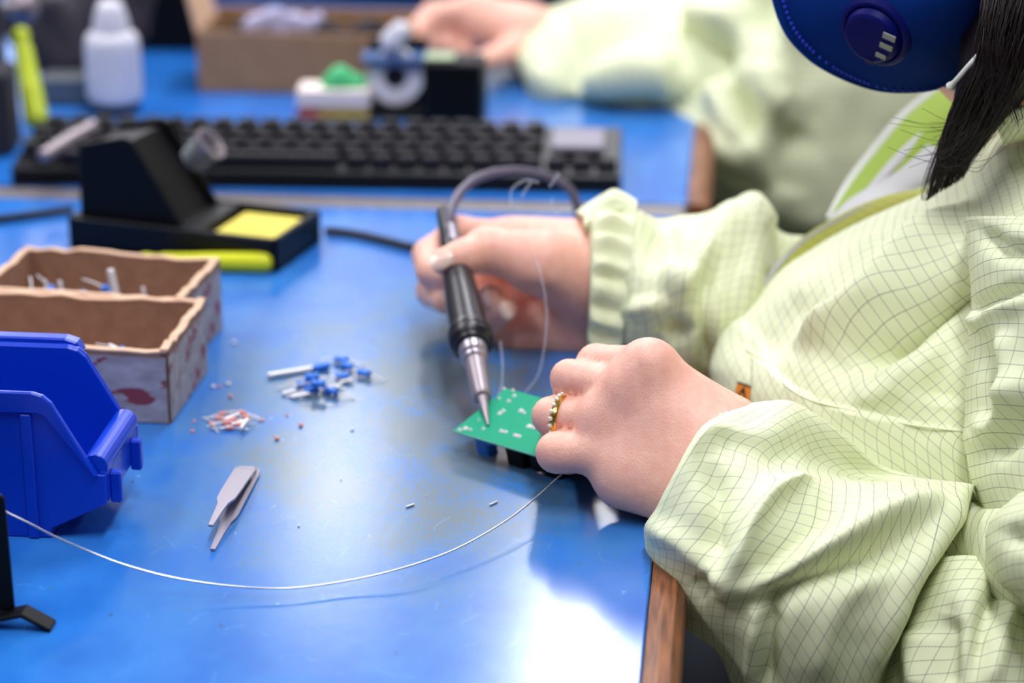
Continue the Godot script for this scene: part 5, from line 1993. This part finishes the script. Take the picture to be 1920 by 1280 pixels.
	cloth_part("sleeve", o, rings, 14, 12, [[-0.004, 20, 1880, 1000, 1920, 1010, 1960, 1000]], M.checked_cloth)

	# ---------------- right sleeve with its gathered cuff
	var rs := [
		[[1185, 400, 1.330], [1174, 460, 1.300], [1166, 540, 1.290], [1156, 620, 1.302], [1150, 680, 1.328]],
		[[1200, 394, 1.330], [1190, 460, 1.294], [1180, 545, 1.283], [1170, 630, 1.296], [1164, 688, 1.328]],
		[[1232, 412, 1.330], [1225, 480, 1.288], [1212, 560, 1.276], [1204, 640, 1.290], [1200, 710, 1.328]],
		[[1280, 404, 1.335], [1280, 480, 1.282], [1270, 570, 1.270], [1262, 660, 1.284], [1260, 730, 1.330]],
		[[1340, 398, 1.340], [1350, 480, 1.288], [1345, 580, 1.272], [1330, 680, 1.288], [1320, 760, 1.336]],
		[[1424, 368, 1.348], [1425, 470, 1.300], [1415, 580, 1.288], [1400, 690, 1.300], [1385, 780, 1.345]],
		[[1460, 432, 1.360], [1480, 500, 1.330], [1480, 600, 1.320], [1470, 700, 1.330], [1460, 790, 1.365]],
		[[1560, 440, 1.375], [1570, 520, 1.350], [1570, 620, 1.345], [1560, 720, 1.350], [1550, 800, 1.380]]]
	rings = []
	for r in rs:
		rings.append(closed_ring(r, 0.085))
	cloth_part("sleeve", o, rings, 12, 14, [[-0.012, 34, 1262, 412, 1250, 450, 1270, 480, 1290, 440], [0.012, 26, 1300, 540, 1275, 520, 1262, 480], [0.010, 30, 1310, 500, 1340, 450, 1400, 400], [-0.013, 22, 1345, 470, 1335, 540, 1330, 640, 1330, 700], [-0.014, 26, 1240, 640, 1265, 620, 1285, 650], [0.007, 16, 1180, 580, 1240, 570], [0.006, 16, 1410, 380, 1440, 430], [-0.006, 24, 1390, 450, 1380, 560, 1380, 660]], M.checked_cloth, 0.0010)
	# gathered cuff: ruffled band
	b = MB.new()
	var cp := PackedVector3Array()
	var band := [[[1108, 392], [1104, 660], 0.030, 0.0], [[1122, 374], [1100, 668], 0.036, 0.3], [[1148, 366], [1112, 676], 0.036, 1.0], [[1172, 372], [1136, 684], 0.034, 0.8], [[1194, 380], [1160, 690], 0.036, 0.4]]
	var seg := 110
	for r in band:
		var a := P(r[0][0], r[0][1], 1.322)
		var e := P(r[1][0], r[1][1], 1.322)
		var mid := (a + e) * 0.5
		var hy := (a - e) * 0.5
		var hz: Vector3 = -(mid - EYE).normalized() * r[2]
		for s in seg + 1:
			var an := TAU * s / seg
			var ruff: float = 1.0 + (0.075 * sin(an * 19.0 + 0.6 * sin(an * 5.0)) + 0.02 * sin(an * 31.0 + 1.0)) * r[3]
			cp.append(mid + (hy * cos(an) + hz * sin(an)) * ruff)
	var fine := []
	for k in band.size():
		fine.append(cp.slice(k * (seg + 1), (k + 1) * (seg + 1)))
	lg = loft(fine, 6, 1, false)
	b.grid(lg[0], lg[1], lg[2], cloth_uv(lg[0], lg[1], lg[2]), true)
	part("cuff", b, M.plain_cloth, o, "ruffled elastic cuff")
	b = MB.new()
	var fz := []
	for r in [[[1092, 400], [1096, 420], 0.5], [[1080, 398], [1112, 404], 1.0], [[1100, 382], [1140, 392], 1.0], [[1130, 364], [1165, 384], 0.8]]:
		var a := P(r[0][0], r[0][1], 1.335)
		fz.append(PackedVector3Array([P(r[1][0], r[1][1] + 16, 1.31), P(r[1][0], r[1][1], 1.306), a, P(r[0][0] + 10, r[0][1] + 10, 1.365)]))
	lg = loft(fz, 6, 6, false)
	b.grid(lg[0], lg[1], lg[2], cloth_uv(lg[0], lg[1], lg[2]), false, Vector3(-0.3, 1, 0.5))
	back = PackedVector3Array()
	for c: Vector3 in lg[0]:
		back.append(c + Vector3(0.0008, -0.0015, -0.0005))
	b.grid(back, lg[1], lg[2], cloth_uv(back, lg[1], lg[2]), false, Vector3(0.3, -1, -0.5))
	part("cuff_frill", b, M.plain_cloth, o)


# a band of cloth with thickness between two edges given pair by pair
func strip(o: Node3D, called: String, m: Material, pairs: Array, per_v: int) -> void:
	var rows := []
	for q in pairs:
		var a := P(q[0], q[1], q[2])
		var e := P(q[3], q[4], q[5])
		var bulge := ((EYE - a).normalized()) * a.distance_to(e) * 0.10
		rows.append(PackedVector3Array([a, a.lerp(e, 0.5) + bulge, e]))
	var g := loft(rows, 8, per_v, false)
	var b := MB.new()
	b.grid(g[0], g[1], g[2], cloth_uv(g[0], g[1], g[2]), false, EYE - rows[0][0])
	var back := PackedVector3Array()
	for c: Vector3 in g[0]:
		back.append(c + (c - EYE).normalized() * 0.0014)
	b.grid(back, g[1], g[2], cloth_uv(back, g[1], g[2]), false, rows[0][0] - EYE)
	part(called, b, m, o)


func mask(o: Node3D, _hp: Callable) -> void:
	var seam := [[1480, -260], [1446, -140], [1440, -60], [1447, 0], [1470, 62], [1508, 106], [1548, 134], [1600, 158], [1650, 172], [1700, 175], [1750, 170], [1796, 150]]
	var zc := 1.190
	var rows := []
	for k in seam.size():
		var s: Array = seam[k]
		var f := k / (seam.size() - 1.0)
		var ex := lerpf(1800, 1880, sin(f * PI)) if f < 0.8 else lerpf(1847, 1830, (f - 0.8) * 5.0)
		var ey := lerpf(-280, 110, f)
		var belly := sin(clampf(f, 0.06, 0.94) * PI)
		var mx: float = lerpf(s[0], ex, 0.16)
		var my: float = lerpf(s[1], ey, 0.16)
		var nx: float = lerpf(s[0], ex, 0.5)
		var ny: float = lerpf(s[1], ey, 0.5)
		rows.append(ring([[s[0], s[1], zc], [lerpf(s[0], mx, 0.25), lerpf(s[1], my, 0.25), zc - 0.002], [mx, my, zc - 0.016 * belly], [nx, ny, zc - 0.050 * belly], [ex, ey, zc - 0.056 * belly - 0.004],
			[ex, ey, zc + 0.056 * belly + 0.004], [nx, ny, zc + 0.050 * belly], [mx, my, zc + 0.016 * belly], [lerpf(s[0], mx, 0.25), lerpf(s[1], my, 0.25), zc + 0.002]]))
	var g := loft(rows, 6, 8, true)
	var b := MB.new()
	b.grid(g[0], g[1], g[2], PackedVector2Array(), true)
	var mk := part("face_mask", b, M.mask_blue, o, "blue folded face mask with a round valve")
	var p: PackedVector3Array = g[0]
	# welded dots along the front seam
	var w: int = g[2] + 1
	var sd := MB.new()
	var last := Vector3.INF
	for a in g[1] + 1:
		var c := p[a * w + 8].lerp(p[a * w + 9], 0.5) + Vector3(0, 0.0002, 0.0014)
		if last == Vector3.INF or c.distance_to(last) > 0.0022:
			last = c
			sd.lathe(V2([0.0, -0.0006, 0.0007, -0.0003, 0.0009, 0.0002, 0.0005, 0.0007, 0.0, 0.0008]), 8, Transform3D(Basis(Vector3.RIGHT, 1.3), c), true)
	var dots := part("weld_dots", sd, M.weld_blue, mk, "line of welded dots along the seam")
	dots.set_meta("kind", "stuff")
	# valve, seated on the near cheek of the mask
	var best := Vector3.ZERO
	var bd := 1e9
	for k in p.size():
		var s := pix(p[k])
		var d := Vector2(s.x - 1642, s.y - 62).length()
		if d < bd - 3.0 or (d < bd + 3.0 and s.z < pix(best).z if best != Vector3.ZERO else d < bd):
			bd = minf(d, bd)
			best = p[k]
	var mn := grid_normals(p, g[1], g[2], true)
	var out := Vector3.ZERO
	for k in p.size():
		if p[k].distance_to(best) < 0.014:
			var m1 := mn[k]
			out += m1 * signf(m1.dot(EYE - p[k]))
	out = out.normalized()
	var xf := aim(best - out * 0.003, best + out)
	b = MB.new()
	b.lathe(V2([0.0185, 0.0, 0.0185, 0.0020, 0.0172, 0.0035, 0.0158, 0.0040, 0.0150, 0.0028, 0.0146, 0.0040, 0.0135, 0.0075, 0.0120, 0.0086, 0.0, 0.0090]), 40, xf)
	var vl := part("valve", b, M.valve_blue, mk, "round dark blue breathing valve")
	# slots on the valve's right half
	for q in [[1667, 70, 30, 17], [1661, 88, 30, 15], [1651, 105, 24, 13], [1630, 116, 20, 10]]:
		b = MB.new()
		var lid := xf.origin + xf.basis.y * 0.0092
		var r0 := P(q[0], q[1], 1.0) - EYE
		var r1 := P(q[0] + 10, q[1] + 4.5, 1.0) - EYE
		var lc := xf.affine_inverse() * (EYE + r0 * ((lid - EYE).dot(xf.basis.y) / r0.dot(xf.basis.y)))
		var dirp := xf.affine_inverse() * (EYE + r1 * ((lid - EYE).dot(xf.basis.y) / r1.dot(xf.basis.y)))
		var t := (dirp - lc).normalized()
		var bx := Basis(t, Vector3.UP, t.cross(Vector3.UP))
		b.box(Vector3(q[2] * 0.000225, 0.0008, q[3] * 0.00021), Vector3.ZERO, 0.0003, xf * Transform3D(bx, lc))
		part("valve_slot", b, M.valve_slot if q[1] < 110 else M.valve_dark, vl)
	b = MB.new()
	b.tube(curve(ring([[1782, 162, 1.142], [1800, 142, 1.136], [1830, 108, 1.130], [1868, 70, 1.132], [1910, 10, 1.136], [1950, -120, 1.14]]), 6), PackedFloat32Array([0.0024, 0.0020, 0.0016, 0.0013]), 8)
	part("strap", b, M.strap_white, mk, "white ear strap")


func hair(o: Node3D, hp: Callable) -> void:
	var b := MB.new()
	soft_body(b, [[hp.call(-0.035, 0.035, 0), hp.call(0.010, 0.040, 0), 0.090, 0.080, 0.02], [hp.call(-0.03, -0.01, 0.03), hp.call(-0.05, -0.08, 0.03), 0.070, 0.050, 0.03], [hp.call(-0.03, -0.01, -0.03), hp.call(-0.05, -0.08, -0.03), 0.070, 0.050, 0.03],
		[hp.call(0.0, 0.03, -0.055), hp.call(-0.005, -0.07, -0.070), 0.040, 0.026, 0.02], [hp.call(0.0, 0.03, 0.055), hp.call(-0.005, -0.07, 0.070), 0.040, 0.026, 0.02]], 0.006)
	# thick lock that falls over the collar
	var lock := [[1930, -120, 1.150, 28, 1900, 50, 1.148, 18, 12], [1900, 50, 1.148, 18, 1852, 165, 1.154, 11, 10], [1852, 165, 1.154, 11, 1808, 245, 1.168, 5.0, 8], [1808, 245, 1.168, 5.0, 1772, 310, 1.184, 1.5, 6],
		[1960, -60, 1.150, 28, 1925, 100, 1.152, 15, 12], [1925, 100, 1.152, 14, 1880, 190, 1.160, 6, 8], [1880, 190, 1.160, 6, 1838, 260, 1.172, 2.0, 6], [1880, -60, 1.150, 18, 1842, 90, 1.154, 8, 10], [1842, 90, 1.154, 8, 1806, 190, 1.164, 4.5, 8]]
	soft_body(b, bones(lock), 0.004)
	var hr := part("hair", b, M.hair, o, "long dark brown hair hanging forward")
	# loose strands, finer towards their ends
	var s := MB.new()
	for k in 520:
		var f := rng.randf()
		var cl := floorf(f * 14.0) / 14.0 + 0.035
		var g := lerpf(f, cl, 0.55)
		var end := 0.72 + 0.34 * rng.randf()
		var way := [[1872.0 + 130.0 * f, -140.0, 1.143], [1846.0 + 118.0 * f, 10.0, 1.126], [lerpf(1826, 1926, f), 120.0, 1.131], [lerpf(1783, 1886, g), 215.0, 1.147], [lerpf(1742, 1830, g) , lerpf(338, 290, g), 1.174], [lerpf(1730, 1800, g), lerpf(392, 350, g), 1.186]]
		var pts := PackedVector3Array()
		for w in way:
			pts.append(P(w[0] + rng.randfn(0, 4.0), w[1], w[2] + rng.randfn(0, 0.0045)))
		var c := curve(pts, 5)
		c = c.slice(0, int(c.size() * minf(0.95, end)))
		var rr := PackedFloat32Array()
		for e in c.size():
			rr.append(lerpf(0.00034, 0.00009, pow(float(e) / c.size(), 2.0)))
		s.tube(c, rr, 4, false)
	for k in 34:
		var x0 := 1800.0 + rng.randf() * 90.0
		var y0 := 190.0 + rng.randf() * 100.0
		var dx := -50.0 - rng.randf() * 100.0
		var pts := ring([[x0 + 40, y0 - 60, 1.140], [x0, y0, 1.140], [x0 + dx * 0.4, y0 + 24 + rng.randf() * 26, 1.142], [x0 + dx, y0 + 10 + rng.randf() * 50, 1.15 + rng.randf() * 0.02]])
		s.tube(curve(pts, 6), PackedFloat32Array([0.00012]), 4, false)
	for k in 30:
		var x0 := 1870.0 + rng.randf() * 70.0
		var pts := ring([[x0, -40, 1.120], [x0 - 20 - rng.randf() * 30, 60 + rng.randf() * 40, 1.112], [x0 - 10 + rng.randfn(0, 20), 200 + rng.randf() * 40, 1.118]])
		s.tube(curve(pts, 6), PackedFloat32Array([0.00012]), 4, false)
	var sp := part("strands", s, M.hair, hr)
	sp.set_meta("kind", "stuff")


func colleague() -> void:
	var o := thing("person", "person in a pale green coat at the rear bench, reaching over the black box", "person")
	var b := MB.new()
	soft_body(b, bones([
		[1120, 110, 1.930, 25, 985, 70, 1.930, 24, 14],
		[985, 62, 1.930, 22, 900, 25, 1.925, 17, 14], [985, 80, 1.925, 20, 900, 52, 1.920, 15, 14],
		# fingers bent down to the roll and box
		[900, 18, 1.925, 13, 812, 30, 1.915, 10.5, 6], [812, 30, 1.915, 10.5, 776, 66, 1.900, 9.5, 5], [776, 66, 1.900, 9.5, 768, 104, 1.885, 7.5, 4],
		[900, 30, 1.930, 12, 828, 52, 1.925, 9.5, 5], [828, 52, 1.925, 9.5, 806, 84, 1.910, 8.5, 4],
		[905, 40, 1.935, 12, 850, 62, 1.930, 9, 5], [850, 62, 1.930, 9, 838, 88, 1.915, 7.5, 4],
		[915, 55, 1.935, 11, 878, 78, 1.930, 8, 5], [878, 78, 1.930, 8, 872, 98, 1.915, 7, 4],
		[970, 92, 1.905, 13, 915, 112, 1.880, 8.5, 6], [915, 112, 1.880, 8.5, 876, 124, 1.860, 7, 4]]), 0.0035)
	soft_body(b, bones([[1100, 105, 1.930, 25, 1430, 180, 1.915, 28, 20], [1430, 180, 1.915, 30, 1640, -160, 1.94, 30, 30], [1720, -120, 1.90, 80, 1680, -110, 2.10, 75, 40], [1740, -60, 2.0, 105, 1720, 420, 2.0, 110, 60],
		[1740, -260, 1.98, 44, 1712, -400, 1.97, 44, 30], [1560, 120, 2.12, 30, 1680, -80, 2.12, 46, 30], [1560, 120, 2.12, 28, 1330, 40, 2.09, 22, 20], [1330, 40, 2.09, 24, 1240, 50, 2.06, 18, 20]]), 0.014)
	var hc := P(1670, -560, 1.97)
	var fd := Vector3(-0.92, -0.38, 0.02).normalized()
	var hu := (Vector3.UP - fd * fd.y).normalized()
	var hs := fd.cross(hu)
	var hp := func(f: float, u: float, s: float) -> Vector3: return hc + fd * f + hu * u + hs * s
	soft_body(b, head_bones(hp), 0.005)
	part("body", b, M.skin, o)
	for s: int in [-1, 1]:
		b = MB.new()
		b.lathe(V2([0.0, -0.012, 0.0085, -0.0085, 0.012, 0.0, 0.0085, 0.0085, 0.0, 0.012]), 16, Transform3D(Basis.IDENTITY, hp.call(0.078, 0.004, s * 0.031)), true)
		part("eye", b, M.strap_white, o)
	b = MB.new()
	soft_body(b, [[hp.call(-0.035, 0.035, 0), hp.call(0.010, 0.040, 0), 0.090, 0.080, 0.02], [hp.call(-0.04, -0.01, 0.03), hp.call(-0.06, -0.08, 0.02), 0.066, 0.05, 0.03], [hp.call(-0.04, -0.01, -0.03), hp.call(-0.06, -0.08, -0.02), 0.066, 0.05, 0.03]], 0.008)
	part("hair", b, M.hair, o)
	b = MB.new()
	soft_body(b, bones([[1740, -110, 1.90, 92, 1700, -100, 2.12, 86, 40], [1750, -60, 2.0, 116, 1730, 440, 2.0, 124, 60], [1690, -90, 2.12, 58, 1560, 120, 2.12, 44, 30], [1560, 120, 2.12, 44, 1400, 60, 2.10, 34, 20], [1700, -110, 1.90, 60, 1520, 120, 1.90, 52, 30]]), 0.014)
	part("coat_back", b, M.plain_cloth, o)
	# forearm sleeve
	var rows := [
		[[985, 48, 1.925], [968, 95, 1.895], [985, 150, 1.880], [1006, 205, 1.885], [1018, 262, 1.915]],
		[[1010, 24, 1.935], [1000, 90, 1.880], [1012, 160, 1.860], [1030, 220, 1.865], [1040, 262, 1.905]],
		[[1060, 12, 1.935], [1060, 80, 1.865], [1060, 160, 1.840], [1065, 220, 1.850], [1075, 258, 1.900]],
		[[1130, 2, 1.930], [1130, 80, 1.850], [1130, 160, 1.822], [1130, 225, 1.835], [1130, 262, 1.885]],
		[[1220, -8, 1.925], [1215, 80, 1.842], [1210, 160, 1.812], [1205, 225, 1.825], [1205, 258, 1.870]],
		[[1310, -20, 1.915], [1300, 70, 1.845], [1290, 140, 1.818], [1280, 200, 1.825], [1275, 238, 1.855]],
		[[1390, -40, 1.905], [1385, 60, 1.845], [1370, 140, 1.820], [1350, 200, 1.825], [1340, 250, 1.850]]]
	var rings := []
	for r in rows:
		rings.append(closed_ring(r, 0.10))
	cloth_part("sleeve", o, rings, 8, 8, [[-0.016, 26, 1180, 78, 1110, 90, 1080, 130, 1055, 190, 1040, 220], [0.014, 40, 1070, 60, 1140, 40, 1230, 45], [0.018, 44, 1090, 180, 1180, 140, 1270, 150], [-0.022, 34, 1060, 215, 1160, 215, 1250, 205], [0.010, 24, 1010, 120, 1035, 180, 1030, 250]], M.checked_cloth, 0.001)
	# upper arm and side of the coat
	rows = [
		[[1290, -60, 1.890], [1360, -60, 1.830], [1460, -60, 1.800], [1600, -60, 1.800], [1760, -60, 1.84]],
		[[1285, 60, 1.880], [1360, 60, 1.815], [1460, 60, 1.790], [1600, 60, 1.795], [1780, 60, 1.84]],
		[[1268, 160, 1.860], [1345, 160, 1.800], [1450, 160, 1.780], [1600, 160, 1.795], [1790, 160, 1.85]],
		[[1215, 240, 1.850], [1310, 245, 1.790], [1430, 240, 1.775], [1600, 240, 1.800], [1800, 240, 1.86]],
		[[1176, 285, 1.850], [1290, 310, 1.785], [1420, 320, 1.775], [1600, 320, 1.805], [1800, 320, 1.87]],
		[[1240, 325, 1.850], [1320, 352, 1.790], [1430, 378, 1.785], [1600, 390, 1.815], [1800, 400, 1.88]],
		[[1330, 368, 1.855], [1385, 392, 1.810], [1460, 415, 1.805], [1610, 440, 1.830], [1800, 460, 1.89]],
		[[1400, 405, 1.865], [1440, 425, 1.840], [1500, 445, 1.835], [1620, 470, 1.850], [1800, 520, 1.90]]]
	rings = []
	for r in rows:
		rings.append(closed_ring(r, 0.16))
	cloth_part("coat", o, rings, 8, 10, [[-0.030, 22, 1360, 90, 1330, 120, 1310, 140], [0.020, 36, 1300, 40, 1350, 30, 1380, 60], [-0.020, 16, 1375, 160, 1395, 205, 1410, 250], [0.016, 26, 1345, 150, 1360, 210, 1390, 270], [0.020, 36, 1440, 120, 1440, 180, 1470, 210], [-0.016, 36, 1500, 230, 1480, 300, 1490, 380], [0.012, 30, 1300, 270, 1380, 300, 1420, 270], [-0.016, 34, 1290, 320, 1380, 360, 1470, 400], [0.02, 40, 1470, 80, 1500, 30, 1520, -20], [-0.016, 30, 1430, 60, 1440, 20, 1450, -30]], M.checked_cloth, 0.0012)
	lower_body(o, P(1740, 420, 2.0), Vector3(-1, 0, 0.05), 0.0)
	stool(Vector3(P(1740, 420, 2.0).x + 0.04, 0, P(1740, 420, 2.0).z), "round dark work stool under the person at the rear bench")
